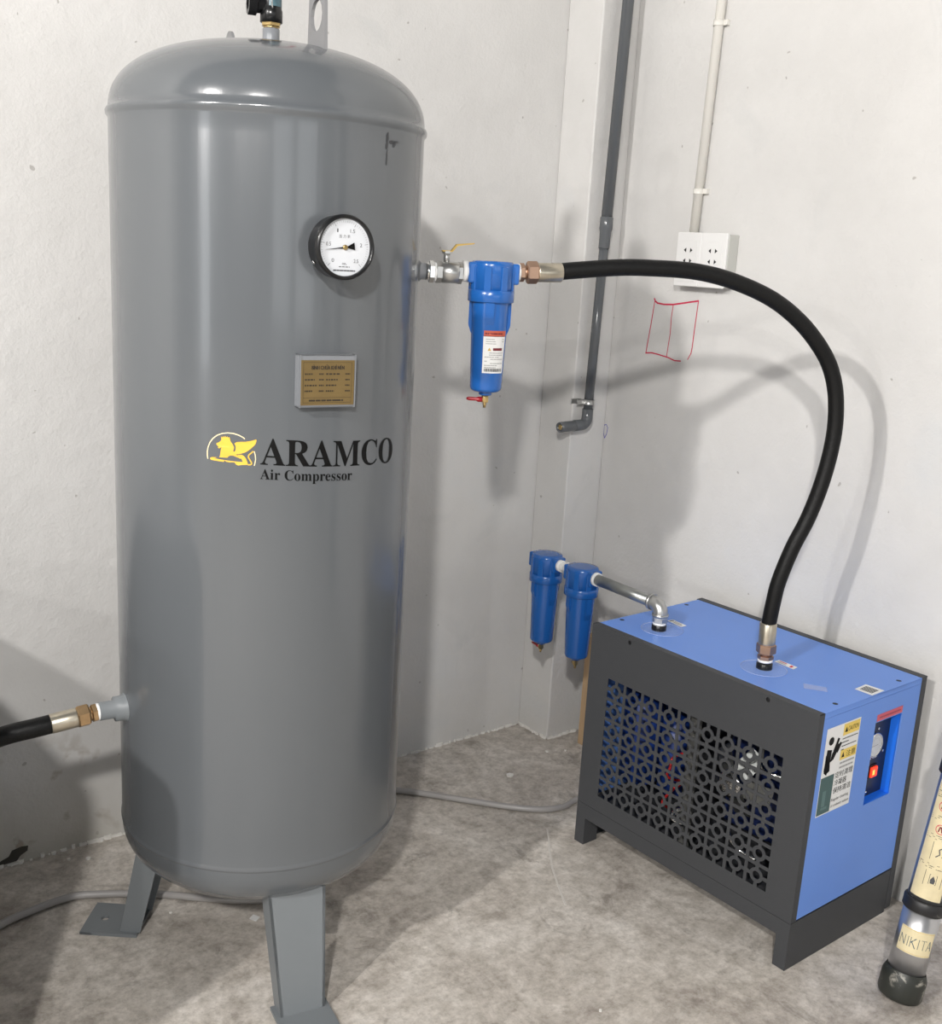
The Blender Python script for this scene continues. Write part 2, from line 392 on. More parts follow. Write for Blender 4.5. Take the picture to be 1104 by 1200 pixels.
# unseen columns added to put dark reflected bands on the tank
for k, (x, y, w) in enumerate(((2.20, -0.95, 0.10), (1.95, -2.6, 0.16), (-2.30, -3.90, 0.12), (-3.9, -1.0, 0.06), (-0.2, -4.6, 0.2))):
    struct('reflection_column_%d' % (k + 1), MB().box((x - w, y - w, 0), (x + w, y + w, 4.6), 0.01), 'tank_leg')

# ------------------------------------------------------------------ air receiver tank
tank = thing('air_tank', 'tall grey upright compressed air tank with gold winged lion and black lettering, on steel legs', 'air tank', (TX, TY, 0))
def domez(r, h=DH, ex=2.35): return h * (max(0, 1 - (r / TR) ** ex)) ** (1 / ex)
prof = []
NR = 22
for k in range(NR + 1):
    a = (PI / 2) * k / NR
    r = TR * math.sin(a) ; r = TR * (math.sin(a) ** (2 / 2.35)); z = DH * (math.cos(a) ** (2 / 2.35)) if k < NR else 0
    prof.append((ZB - z, r))
body = [(z, r) for z, r in prof]
body += [(ZB + 0.001, TR), (ZB + 0.002, TR + 0.0015), (ZB + 0.006, TR + 0.002), (ZB + 0.010, TR + 0.0005), (ZB + 0.014, TR)]
body += [(ZB + 0.05 + k * 0.1, TR) for k in range(14) if ZB + 0.05 + k * 0.1 < ZS - 0.03]
body += [(ZS - 0.014, TR), (ZS - 0.010, TR + 0.001), (ZS - 0.006, TR + 0.0045), (ZS, TR + 0.005), (ZS + 0.004, TR + 0.003), (ZS + 0.006, TR)]
body += [(2 * ZS + (ZB - ZS) - z, r) for z, r in reversed(prof)][1:]
body[0] = (body[0][0], 0.0); body[-1] = (body[-1][0], 0.0)
MB().lathe(body, (0, 0, 0), (0, 0, 1), 128).build('tank_body', 'tank', tank)
# printed lettering and emblem wrapped on the shell
def onshell(u, z, off): # u = arc length from az 240.5 towards larger azimuth
    az = 240.5 + math.degrees(u / TR); return pol(TR + 0.0007 + off, az, z - 0.045 * max(0, u) )
mb = MB(); add_text(mb, '\U0001D400\U0001D411\U0001D400\U0001D40C\U0001D402\U0001D40E', 0.0, 0.2825, 1.1225, 0.0475, onshell, 0)
mb.build('large_lettering', 'ink', tank, recalc=False, label='large black serif brand lettering')
s_ = ''.join(chr(0x1D400 + ord(c) - 65) if c.isupper() else (chr(0x1D41A + ord(c) - 97) if c.islower() else c) for c in 'Air Compressor')
mb = MB(); add_text(mb, s_, 0.0, 0.172, 1.0965, 0.0185, onshell, 0)
mb.build('small_lettering', 'ink', tank, recalc=False, label='small black serif lettering under the large word')
# winged lion traced as outline (units: crop pixels 0..1104 x 0..789, 70 px of photo wide)
LP = dict(
 body=[(130,600),(160,585),(300,578),(312,540),(325,440),(340,380),(300,410),(275,405),(272,385),(290,375),(262,362),(240,330),(250,310),(275,305),(310,280),(335,250),(330,180),(350,205),(370,172),(385,200),(405,165),(420,198),(445,172),(455,200),(480,180),(490,215),(500,260),(535,310),(565,370),(560,410),(548,440),(575,470),(620,520),(650,512),(700,505),(745,530),(780,580),(805,650),(812,690),(700,700),(640,712),(605,700),(570,655),(490,662),(425,655),(395,632),(380,662),(300,655),(200,645),(150,640),(130,625)],
 wing=[(570,300),(610,270),(680,262),(760,258),(850,240),(910,222),(955,205),(962,230),(945,290),(920,325),(895,350),(850,395),(800,435),(760,460),(690,485),(640,500),(600,500),(565,465),(590,430),(595,370),(590,340)],
)
def lion(x, y): # crop px -> (u, z)
    return (x - 1030) / 1104 * 0.1075, 1.1212 + (690 - y) / 789 * 0.0737
mb = MB()
from mathutils.geometry import tessellate_polygon
for nme in LP:
    pts = [lion(*q) for q in LP[nme]]
    V = [mb.b.verts.new(onshell(u, z, 0)) for u, z in pts]
    for t in tessellate_polygon([[Vector((u, z, 0)) for u, z in pts]]):
        try: mb.b.faces.new([V[k] for k in t])
        except ValueError: pass
def stroke2(mb, pts, w, mp, z, mi=0):
    for (xa, ya), (xb, yb) in zip(pts[:-1], pts[1:]):
        d = Vector((xb - xa, yb - ya)); n = Vector((-d.y, d.x)).normalized() * w / 2
        poly(mb, [(xa + n.x, ya + n.y), (xa - n.x, ya - n.y), (xb - n.x, yb - n.y), (xb + n.x, yb + n.y)], mp, z, mi)
tail = [lion(*q) for q in ((812,690),(870,685),(880,655),(850,600),(815,540),(830,500),(870,465),(905,430))]
stroke2(mb, tail, 0.0022, onshell, 0.0)
arcp = [lion(*q) for q in ((85,625),(75,560),(75,480),(90,400),(125,310),(180,230),(260,165),(350,125),(450,108),(550,112),(650,140),(720,175),(755,205))]
stroke2(mb, arcp, 0.0018, onshell, 0.0, 1)
stroke2(mb, [lion(*q) for q in ((920,430),(940,500),(948,580),(938,650),(925,705))], 0.0016, onshell, 0.0, 1)
mb.build('winged_lion_emblem', ['gold', 'gold_pale'], tank, recalc=False, label='gold emblem of a crowned winged lion under an arc')
# scratches through the paint near the top seam
mb = MB()
for az, z, w, h in ((286.0, 1.688, 0.003, 0.008), (288.2, 1.681, 0.006, 0.003), (285.8, 1.674, 0.003, 0.006), (291.0, 1.682, 0.006, 0.002), (286, 1.655, 0.002, 0.012), (289.8, 1.678, 0.004, 0.005)):
    mb.prism([(-w, -h), (0, -h * 1.2), (w, -h * 0.4), (w * 0.8, h), (-w * 0.2, h * 0.7), (-w, h * 0.3)], 0, 0.0006, lambda x, y, zz, az=az, z=z: pol(TR + 0.0002 + zz, az + math.degrees(x / TR), z + y))
mb.build('paint_scratch', 'sheet', tank, label='dark chips in the grey paint')
# nameplate on its bracket
def plane_at(az, r):
    a = R_(az); n = Vector((math.cos(a), math.sin(a), 0)); t = Vector((-math.sin(a), math.cos(a), 0))
    return lambda x, y, z: tuple(n * (r + z) + t * x + Vector((0, 0, y)))
pm = plane_at(262, 0.3075); PZ = 1.2715
mb = MB()
mb.prism([(-0.051, PZ - 0.0455), (0.053, PZ - 0.0455), (0.053, PZ + 0.0455), (-0.051, PZ + 0.0455)], -0.0015, 0.0, pm)
mb.prism([(-0.051, PZ - 0.0455), (-0.049, PZ - 0.0455), (-0.049, PZ + 0.0455), (-0.051, PZ + 0.0455)], -0.030, 0.0012, pm)
mb.prism([(0.051, PZ - 0.0455), (0.053, PZ - 0.0455), (0.053, PZ + 0.0455), (0.051, PZ + 0.0455)], -0.014, 0.0012, pm)
mb.prism([(-0.051, PZ + 0.0435), (0.053, PZ + 0.0435), (0.053, PZ + 0.0455), (-0.051, PZ + 0.0455)], -0.030, 0.0, pm)
mb.prism([(-0.051, PZ - 0.0455), (0.053, PZ - 0.0455), (0.053, PZ - 0.0435), (-0.051, PZ - 0.0435)], -0.030, 0.0, pm)
br = mb.build('nameplate_bracket', 'weld', tank)
mb = MB(); mb.prism([(-0.049, PZ - 0.041), (0.050, PZ - 0.041), (0.050, PZ + 0.0365), (-0.049, PZ + 0.0365)], 0.0004, 0.0014, pm)
quad_ = [(-0.045, -0.037, -0.0445, 0.033), (0.0445, -0.037, 0.045, 0.033), (-0.045, -0.037, 0.045, -0.0365), (-0.045, 0.0325, 0.045, 0.033), (-0.045, -0.0285, 0.045, -0.0280)]
for xa, ya, xb, yb in quad_: quad(mb, xa, PZ + ya, xb, PZ + yb, pm, 0.0016, 1)
for sh in (0, 0.0003, 0.0006, 0.0009): add_text(mb, 'BÌNH CHỨA KHÍ NÉN', -0.030 + sh, 0.030 + sh, PZ + 0.0205, 0.0066, pm, 0.0017 + sh * 0.02, 1)
for row, (l, r2) in enumerate((((0.012, 0.7), (0.030, 0.01)),) * 4):
    y = PZ + 0.0115 - row * 0.0098
    for xa, xb in ((-0.042, -0.028 + 0.004 * (row % 3)), (-0.016, -0.007), (-0.003, 0.024 - 0.004 * row), (0.033, 0.042)): bars(mb, xa, xb, y, 0.0026, pm, 0.0017, 1, seed=row * 7 + int(xa * 1000))
bars(mb, -0.034, 0.030, PZ - 0.0345, 0.0030, pm, 0.0017, 1, seed=99, gap=0.05)
mb.build('nameplate', ['plate', mat('engraved_ink', (0.03, 0.02, 0.01), 0.5)], tank, label='brass nameplate with black engraved heading')
# lifting lugs
def lug(cx, cy, ang, w, h, z0, hole, thick=0.006):
    a = R_(ang); t = Vector((math.cos(a), math.sin(a), 0)); n = Vector((-math.sin(a), math.cos(a), 0))
    mp = lambda x, y, z: tuple(Vector((cx, cy, z0)) + t * x + n * z + Vector((0, 0, y)))
    mb = MB(); N = 16
    out = [(w / 2 * 0.84 * math.cos(PI * k / N), h - w * 0.42 + w / 2 * 0.84 * math.sin(PI * k / N)) for k in range(N + 1)]
    (xe, ye), xb = out[0], w / 2
    rs = [(xb + (xe - xb) * j / 6, ye * j / 6) for j in range(6)]
    out = rs + out + [(-x, y) for x, y in reversed(rs)] + [(xb * (2 * j / 6 - 1), 0.0) for j in range(1, 6)]
    if hole:
        hy = h * 0.50; M_ = len(out); inn = []
        for x, y in out:
            d = Vector((x, y - hy)); d.normalize(); inn.append((d.x * hole, hy + d.y * hole))
        for zz, flip in ((-thick / 2, True), (thick / 2, False)):
            for k in range(M_):
                a0, a1, b0, b1 = out[k], out[(k + 1) % M_], inn[k], inn[(k + 1) % M_]
                vs = [mb.b.verts.new(mp(*q, zz)) for q in (a0, a1, b1, b0)]
                mb.b.faces.new(vs)
        for ring in (out, inn):
            for k in range(M_):
                mb.b.faces.new([mb.b.verts.new(mp(*q)) for q in ((*ring[k], -thick / 2), (*ring[(k + 1) % M_], -thick / 2), (*ring[(k + 1) % M_], thick / 2), (*ring[k], thick / 2))])
        bmesh.ops.remove_doubles(mb.b, verts=mb.b.verts[:], dist=1e-5)
    else: mb.prism(out, -thick / 2, thick / 2, mp)
    mb.build('lifting_lug', 'lug', tank)
v = pol(0.145, 276, 0); lug(v[0], v[1], 262, 0.082, 0.150, ZS + 0.098, 0.026)
v = pol(0.140, 96, 0); lug(v[0], v[1], 257, 0.075, 0.075, ZS + 0.100, None)
# pressure side outlet boss, lower left inlet boss, top boss
MB().lathe([(0, 0.021), (0.006, 0.0205), (0.010, 0.0165), (0.024, 0.0165)], pol(TR - 0.002, 333, 1.461), pol(TR + 0.1, 333, 1.461), 24).build('outlet_boss', 'weld', tank)
MB().lathe([(0, 0.031), (0.012, 0.0290), (0.018, 0.0250), (0.032, 0.0245), (0.034, 0.0180), (0.062, 0.0180)], pol(TR - 0.012, 174, 0.591), pol(TR + 0.1, 174, 0.591), 28).build('inlet_boss', 'tank_leg', tank)
MB().cyl((0, 0, ZS + DH - 0.01), (0, 0, ZS + DH + 0.030), 0.0155, 28, bev=0.001).build('top_nipple', 'weld', tank)
# welded legs: folded channel with foot plate
def leg(az):
    a = R_(az); n = Vector((math.cos(a), math.sin(a), 0)); t = Vector((-math.sin(a), math.cos(a), 0))
    def P(r, s, z): return tuple(n * r + t * s + Vector((0, 0, z)))
    mb = MB(); zt = 0.300; rt, rb = 0.240, 0.302; wt, wb = 0.062, 0.046; dt, db = 0.050, 0.045; th = 0.006
    def slab(c):  # 8 points bottom 4, top 4
        V = [mb.b.verts.new(p) for p in c]
        for f in ((0, 1, 2, 3), (4, 5, 6, 7), (0, 1, 5, 4), (1, 2, 6, 5), (2, 3, 7, 6), (3, 0, 4, 7)): mb.b.faces.new([V[k] for k in f])
    slab([P(rb, -wb, 0.006), P(rb, wb, 0.006), P(rb - th, wb, 0.006), P(rb - th, -wb, 0.006), P(rt, -wt, zt), P(rt, wt, zt), P(rt - th, wt, zt), P(rt - th, -wt, zt)])
    for sg in (-1, 1):
        slab([P(rb, sg * wb, 0.006), P(rb - db, sg * wb, 0.006), P(rb - db, sg * (wb - th), 0.006), P(rb, sg * (wb - th), 0.006),
              P(rt, sg * wt, zt), P(rt - dt, sg * wt, zt - 0.02), P(rt - dt, sg * (wt - th), zt - 0.02), P(rt, sg * (wt - th), zt)])
    lg = mb.build('leg', 'tank_leg', tank)
    # foot plate with a bolt hole
    mb = MB(); x0, x1, w = 0.262, 0.388, 0.056
    hc, hr = 0.350, 0.009
    sq = [(x0, -w), (x1, -w), (x1, w), (x0, w)]; N = 16
    ring_o = []
    for k in range(N):
        an = 2 * PI * k / N + PI / 16; dx, dy = math.cos(an), math.sin(an)
        tt = min([((x1 - hc) / dx) if dx > 1e-6 else 9, ((x0 - hc) / dx) if dx < -1e-6 else 9, (w / abs(dy)) if abs(dy) > 1e-6 else 9])
        ring_o.append((hc + dx * tt, dy * tt))
    ring_i = [(hc + hr * math.cos(2 * PI * k / N + PI / 16), hr * math.sin(2 * PI * k / N + PI / 16)) for k in range(N)]
    for zz in (0.0, 0.007):
        for k in range(N):
            q = (ring_o[k], ring_o[(k + 1) % N], ring_i[(k + 1) % N], ring_i[k]); mb.b.faces.new([mb.b.verts.new(P(r, s, zz)) for r, s in q])
    for rg in (ring_o, ring_i):
        for k in range(N):
            (r0, s0), (r1, s1) = rg[k], rg[(k + 1) % N]; mb.b.faces.new([mb.b.verts.new(p) for p in (P(r0, s0, 0), P(r1, s1, 0), P(r1, s1, 0.007), P(r0, s0, 0.007))])
    for r, s in sq: # square corners
        near = sorted(range(N), key=lambda k: (ring_o[k][0] - r) ** 2 + (ring_o[k][1] - s) ** 2)[:2]
        for zz in (0.0, 0.007): mb.b.faces.new([mb.b.verts.new(p) for p in (P(r, s, zz), P(*ring_o[near[0]], zz), P(*ring_o[near[1]], zz))])
        for k in near: mb.b.faces.new([mb.b.verts.new(p) for p in (P(r, s, 0), P(*ring_o[k], 0), P(*ring_o[k], 0.007), P(r, s, 0.007))])
    bmesh.ops.remove_doubles(mb.b, verts=mb.b.verts[:], dist=1e-5)
    mb.build('foot_plate', 'tank_leg', lg)
for az in (259, 141, 45): leg(az)

# ------------------------------------------------------------------ pressure gauge on the tank
G = Vector((TX, TY, 1.4985)); ga = R_(264.5); gn = Vector((math.cos(ga), math.sin(ga), 0)); gt = Vector((-math.sin(ga), math.cos(ga), 0))
g0 = Vector((TX, TY, 0)) + Vector(pol(TR, 262.4, 0))
gauge = thing('pressure_gauge', 'round black pressure gauge with a white dial, screwed into the front of the tank', 'gauge', (g0.x, g0.y, 1.4985))
def gm(x, y, z): return tuple(gn * z + gt * x + Vector((0, 0, y)))   # x to the right as seen from outside
GR = 0.052; F = 0.072
MB().lathe([(-0.006, 0.010), (0.03, 0.010)], (0, 0, 0), tuple(gn), 20).hexn(gm(0, 0, 0.006), gm(0, 0, 0.024), 0.014).build('stem', 'steel', gauge)
MB().lathe([(0.024, 0.02), (0.026, GR - 0.006), (0.030, GR - 0.002), (0.034, GR - 0.001), (0.056, GR - 0.001), (0.057, GR + 0.001), (0.066, GR + 0.0012), (F + 0.001, GR - 0.001), (F + 0.001, GR - 0.0045), (F - 0.003, GR - 0.0055), (F - 0.006, GR - 0.006)], (0, 0, 0), tuple(gn), 64, caps=False).build('case', 'black', gauge)
dz = F - 0.006
mb = MB(); disc(mb, 0, 0, GR - 0.005, gm, dz, 0, 48)
for k in range(51):
    a = R_(225 - 270 * k / 50); major = k % 10 == 0; r1 = GR - 0.009; r0 = r1 - (0.006 if major else 0.003)
    stroke2(mb, [(r0 * math.cos(a), r0 * math.sin(a)), (r1 * math.cos(a), r1 * math.sin(a))], 0.0006 if major else 0.0003, gm, dz + 0.0002, 1)
for k, t in enumerate(('0', '0.5', '1', '1.5', '2', '2.5')):
    a = R_(225 - 54 * k); w = 0.0010 if t == '1' else 0.0022 * len(t.replace('.', '')); cx, cy = 0.0300 * math.cos(a), 0.0300 * math.sin(a)
    add_text(mb, t, cx - w, cx + w, cy - 0.003, 0.006, gm, dz + 0.0002, 1)
add_text(mb, '压 力 表', -0.0105, 0.0095, 0.0155, 0.0052, gm, dz + 0.0002, 1, capu=0.9)
bars(mb, -0.020, 0.020, -0.0385, 0.0022, gm, dz + 0.0002, 1, seed=4, gap=0.03)
bars(mb, -0.010, 0.010, -0.0320, 0.0012, gm, dz + 0.0002, 1, seed=5)
add_text(mb, 'MPa', -0.004, 0.004, -0.0285, 0.0035, gm, dz + 0.0002, 1)
mb.build('dial', ['dial', 'dial_ink'], gauge, recalc=False)
na = R_(188)
mb = MB(); nd = Vector((math.cos(na), math.sin(na))); nn = Vector((-nd.y, nd.x))
mb.prism([tuple(nd * 0.037), tuple(nn * 0.0012 - nd * 0.002), tuple(-nn * 0.0012 - nd * 0.002)], dz + 0.0015, dz + 0.0022, gm)
mb.prism([tuple(-nd * 0.004 + nn * 0.001), tuple(-nd * 0.0175 + nn * 0.0062), tuple(-nd * 0.0175 - nn * 0.0062), tuple(-nd * 0.004 - nn * 0.001)], dz + 0.0015, dz + 0.0022, gm)
mb.build('needle', 'ink', gauge)
MB().cyl(gm(0, 0, dz), gm(0, 0, dz + 0.004), 0.0042, 20, bev=0.0006).build('needle_hub', 'brass', gauge)
MB().cyl(gm(-GR * 0.86, -GR * 0.5, 0.045), gm(-GR * 0.90, -GR * 0.53, 0.045), 0.003, 12).build('case_screw', 'chrome', gauge)

# ------------------------------------------------------------------ safety valve on top of the tank
Z0 = ZS + DH + 0.030
sv = thing('safety_valve', 'small black and brass safety valve with red lever on top of the grey tank', 'valve', (TX, TY, Z0))
MB().cyl((0, 0, 0), (0, 0, 0.004), 0.014, 24).hexn((0, 0, 0.003), (0, 0, 0.010), 0.0185).build('brass_base', 'brass', sv)
MB().lathe([(0.009, 0.018), (0.010, 0.0205), (0.030, 0.0205), (0.033, 0.019), (0.080, 0.019), (0.083, 0.0205), (0.100, 0.0205), (0.108, 0.012)], (0, 0, 0), (0, 0, 1), 32).build('valve_body', 'black', sv)
d_ = Vector((-0.80, 0.25, 0)).normalized()
MB().lathe([(0.008, 0.015), (0.026, 0.0165), (0.028, 0.021), (0.043, 0.021), (0.043, 0.013), (0.030, 0.012)], (0, 0, 0.040), tuple(Vector((0, 0, 0.040)) + d_), 8, caps=False, smooth=False).build('side_outlet', 'black', sv)
mb = MB(); fw = 242
def svm(x, y, z): a = R_(fw) + x / 0.0193; return ((0.0193 + z) * math.cos(a), (0.0193 + z) * math.sin(a), y)
for k in range(8):
    xa = -0.004 + 0.026 * k / 8; quad(mb, xa, 0.036, xa + 0.026 / 8, 0.074, svm, 0.0004, 0)
mb.build('valve_label', 'teal', sv, recalc=False)
mb = MB(); mb.tube(bez([(0.012, -0.012, 0.115), (0.030, -0.018, 0.106), (0.040, -0.022, 0.085), (0.044, -0.024, 0.066), (0.036, -0.020, 0.074)], 6), 0.0035, 10); mb.build('lever', 'red', sv)
MB().tube([(-0.004, -0.017, 0.012), (-0.009, -0.0175, 0.05), (-0.007, -0.019, 0.10)], 0.0012, 8).build('seal_wire', 'chrome', sv)

# ------------------------------------------------------------------ pipework plane of the tank outlet (azimuth 333 degrees)
AZ = 333.0; fx = math.cos(R_(AZ)); fy = math.sin(R_(AZ))
def W_(r, z): return (TX + r * fx, TY + r * fy, z)
bv = thing('ball_valve', 'steel ball valve with worn yellow lever between the tank and the blue filter', 'valve', W_(0.31, 1.461), R_(AZ))
zf = 0.0015
MB().lathe([(0.0, 0.017), (0.012, 0.017)], (-0.004, 0, 0), (1, 0, 0), 24).hexn((0.003, 0, 0), (0.014, 0, 0), 0.0215).build('nipple', 'chrome', bv)
MB().cyl((0.014, 0, 0), (0.0175, 0, 0.0), 0.0185, 24).build('thread_tape', 'tape', bv)
MB().hexn((0.0165, 0, 0), (0.030, 0, 0), 0.0215).lathe([(0.028, 0.0175), (0.030, 0.0208), (0.061, 0.0208), (0.064, 0.018)], (0, 0, 0), (1, 0, 0), 28).hexn((0.060, 0, 0), (0.071, 0, 0), 0.0215).build('valve_body', 'steel', bv)
MB().cyl((0.038, 0, 0.018), (0.038, 0, 0.038), 0.0065, 16).hexn((0.038, 0, 0.036), (0.038, 0, 0.042), 0.0095).build('spindle', 'steel', bv)
mb = MB()
for pts in ([(0.028, 0.040), (0.048, 0.040), (0.058, 0.052), (0.090, 0.057), (0.092, 0.0595), (0.056, 0.0555), (0.046, 0.0425), (0.028, 0.0425)],):
    mb.prism(pts, -0.008, 0.008, lambda x, y, z: (x, z, y))
mb.build('lever', 'yellow', bv)

# ------------------------------------------------------------------ blue compressed-air filters
def make_filter(name, label, loc, rotz, handle=True, labelled=False, group=None):
    """origin at drain tip axis bottom; flow along local x; ports at z=0.276"""
    t = thing(name, label, 'filter', loc, rotz, group)
    # head: round cap, squared port bosses and collar
    mb = MB()
    mb.lathe([(0.235, 0.040), (0.236, 0.0435), (0.286, 0.0435), (0.291, 0.0425), (0.2935, 0.040), (0.2945, 0.030), (0.294, 0.0)], (0, 0, 0), (0, 0, 1), 48)
    for k in range(8):
        a = R_(45 * k + 22.5); mb.box((-0.0075, 0.0405, 0.236), (0.0075, 0.046, 0.284), 0.0015, mx=Matrix.Rotation(a, 4, 'Z'))
    for sg in (-1, 1):
        lo, hi = (0.030, 0.052) if sg > 0 else (-0.052, -0.030)
        mb.box((lo, -0.022, 0.250), (hi, 0.022, 0.291), 0.004)
    hd = mb.build('filter_head', 'blue', t)
    MB().lathe([(0.2135, 0.040), (0.214, 0.0455), (0.2155, 0.0468), (0.2360, 0.0468), (0.2375, 0.0455), (0.238, 0.0430)], (0, 0, 0), (0, 0, 1), 48).build('collar', 'blue', t)
    mb = MB()
    mb.lathe([(0.034, 0.0), (0.034, 0.026), (0.037, 0.0305), (0.042, 0.0325), (0.155, 0.0365), (0.214, 0.0385)], (0, 0, 0), (0, 0, 1), 48, caps=False)
    for k in range(4):
        mx = Matrix.Rotation(R_(90 * k - 12), 4, 'Z'); up = 0.018 if k % 2 else 0.0
        b = bmesh.new(); pr = [(0.030, 0.145 + up), (0.0362, 0.150 + up), (0.0425, 0.168 + up), (0.0425, 0.215), (0.030, 0.215)]
        for y0 in (-0.008,):
            V = [b.verts.new((x, y, z)) for y in (-0.009, 0.009) for x, z in pr]
            b.faces.new(V[:5]); b.faces.new(V[5:][::-1])
            for q in range(5): b.faces.new([V[q], V[(q + 1) % 5], V[5 + (q + 1) % 5], V[5 + q]])
        bmesh.ops.recalc_face_normals(b, faces=b.faces[:]); bmesh.ops.bevel(b, geom=b.edges[:], offset=0.0014, segments=2, affect='EDGES')
        bmesh.ops.transform(b, matrix=mx, verts=b.verts[:]); mb._merge(b)
    mb.lathe([(0.026, 0.0), (0.026, 0.0125), (0.028, 0.0135), (0.036, 0.0135)], (0, 0, 0), (0, 0, 1), 24, caps=False)
    mb.build('filter_bowl', 'blue', t)
    dv = MB().cyl((0, 0, 0.0), (0, 0, 0.012), 0.0032, 14).cyl((0, 0, 0.006), (0, 0, 0.008), 0.0045, 14).lathe([(0.010, 0.004), (0.011, 0.0075), (0.022, 0.0075), (0.0265, 0.0055)], (0, 0, 0), (0, 0, 1), 8, smooth=False).cyl((0, 0, 0.016), (-0.010, 0, 0.016), 0.005, 12).build('drain_valve', 'brass', t)
    if handle:
        MB().tube([(-0.006, 0, 0.0165), (-0.014, 0, 0.0165), (-0.018, 0.0, 0.017), (-0.033, 0.002, 0.0175), (-0.038, 0.002, 0.0175)], [0.0055, 0.0055, 0.0035, 0.0040, 0.0025], 12).build('drain_handle', 'red', dv)
    if labelled:
        mb = MB(); F0 = R_(-88)
        def lm(x, y, z): x *= 1.33; y = 0.074 + (y - 0.066) * 1.27; a = F0 + x / 0.036; rr = 0.0325 + 0.0040 * min(1, max(0, (y - 0.042) / 0.113)) + 0.0004 + z; return (rr * math.cos(a), rr * math.sin(a), y)
        def strip(xa, ya, xb, yb, z, mi, n=10):
            for k in range(n):
                quad(mb, xa + (xb - xa) * k / n, ya, xa + (xb - xa) * (k + 1) / n, yb, lm, z, mi)
        strip(-0.014, 0.066, 0.024, 0.124, 0, 0); strip(-0.0135, 0.1245, 0.0245, 0.1330, 0, 1)
        strip(-0.0135, 0.1238, 0.0245, 0.1248, 0.0001, 3)
        bars(mb, -0.012, 0.016, 0.1270, 0.0026, lm, 0.0002, 3, seed=1, gap=0.06)
        for y, xa, xb in ((0.119, -0.010, 0.003), (0.119, 0.017, 0.021), (0.1155, -0.010, 0.005), (0.1155, 0.017, 0.021), (0.112, -0.010, 0.006)): bars(mb, xa, xb, y, 0.0012, lm, 0.0002, 2, seed=int(y * 9999), gap=0.05)
        poly(mb, [(-0.007, 0.1015), (-0.0012, 0.1015), (-0.0041, 0.1065)], lm, 0.0002, 4)
        strip(0.0015, 0.1018, 0.018, 0.1060, 0.0002, 3, 4)
        for k, (xa, xb) in enumerate(((-0.004, 0.020), (-0.004, 0.020), (-0.011, 0.013), (-0.002, 0.021), (-0.011, -0.007), (-0.002, 0.021), (-0.011, 0.010), (-0.011, 0.008))):
            bars(mb, xa, xb, 0.0975 - k * 0.0033, 0.0013, lm, 0.0002, 2, seed=k + 30, gap=0.05)
        x = -0.011; rr = random.Random(3)
        while x < 0.020:
            w = rr.choice((0.0004, 0.0007, 0.0011)); strip(x, 0.0685, x + w, 0.0735, 0.0002, 5, 1); x += w + rr.choice((0.0004, 0.0007))
        mb.build('printed_label', ['white', 'orange', 'grey_ink', 'darkred', 'yellow', 'ink'], t, recalc=False, label='white label with an orange header and a barcode')
    return t
zF = 1.4655 - 0.272
make_filter('air_filter', 'blue compressed air filter bowl hanging beside the tank, with a white and orange label', (*W_(0.442, zF)[:2], zF), R_(AZ), True, True, None)
MB_ = lambda: MB()
t_ = MB().cyl(W_(0.381, 1.465), W_(0.392, 1.465), 0.0205, 24)
o = t_.build('thread_tape', 'tape'); o.parent = bv; o.matrix_parent_inverse = Matrix.Translation(bv.location).inverted() if False else (Matrix.LocRotScale(bv.location, bv.rotation_euler, None)).inverted()

# two lower filters in line with the dryer's return pipe (flow along world y)
LFX = 2.028
make_filter('air_filter', 'nearer of the two low blue filters, joined to the steel elbow pipe above the dryer', (LFX, 2.045, 0.671 - 0.272), R_(-87), False, False, 'low pair of blue filters by the dryer')
make_filter('air_filter', 'farther of the two low blue filters, at the pipe end, with a red drain handle', (LFX, 2.190, 0.671 - 0.272), R_(-87), True, False, 'low pair of blue filters by the dryer')

# ------------------------------------------------------------------ hoses
def ferrule_set(parent, a, d, nut='bronze', L=1.0):
    """nut and crimp sleeve from point a in direction d"""
    a = Vector(a); d = Vector(d).normalized(); P = lambda t: tuple(a + d * t)
    MB().cyl(P(0), P(0.006), 0.017, 24).build('thread_tape', 'tape', parent)
    MB().hexn(P(0.005), P(0.016), 0.0185).cyl(P(0.014), P(0.022), 0.0135, 20).hexn(P(0.020), P(0.044), 0.0225).build('union_nut', nut, parent)
    MB().lathe([(0.042, 0.0165), (0.044, 0.0192), (0.046, 0.0192), (0.092, 0.0192), (0.094, 0.018)], tuple(a), P(1), 28).build('crimp_sleeve', 'ferrule', parent)
h1 = thing('air_hose', 'thick black rubber air hose arching from the upper blue filter down to the dryer', 'hose', W_(0.49, 1.470))
loc1 = Vector(h1.location)
def rel(p): return tuple(Vector(p) - loc1)
ferrule_set(h1, rel(W_(0.492, 1.468)), (fx, fy, 0.045))
P2 = (2.0335, 1.4358)
ferrule_set(h1, rel((*P2, 0.625)), (-0.03, 0.015, 1.0))
hp = [rel(W_(0.578, 1.4735)), rel(W_(0.62, 1.479)), rel(W_(0.70, 1.488)), rel(W_(0.769, 1.491)), rel(W_(0.87, 1.489)), rel(W_(0.958, 1.473)), rel(W_(1.05, 1.440)), rel(W_(1.124, 1.392)), rel(W_(1.180, 1.335)), rel(W_(1.210, 1.285)), rel(W_(1.227, 1.225)), rel(W_(1.232, 1.150)), rel(W_(1.221, 1.058)), rel(W_(1.198, 0.970)), rel(W_(1.168, 0.895)), rel(W_(1.146, 0.820)), rel(W_(1.139, 0.770)), rel((P2[0] - 0.0025, P2[1] + 0.001, 0.714))]
MB().tube(bez(hp, 8), 0.0170, 24).build('rubber_hose', 'rubber', h1)

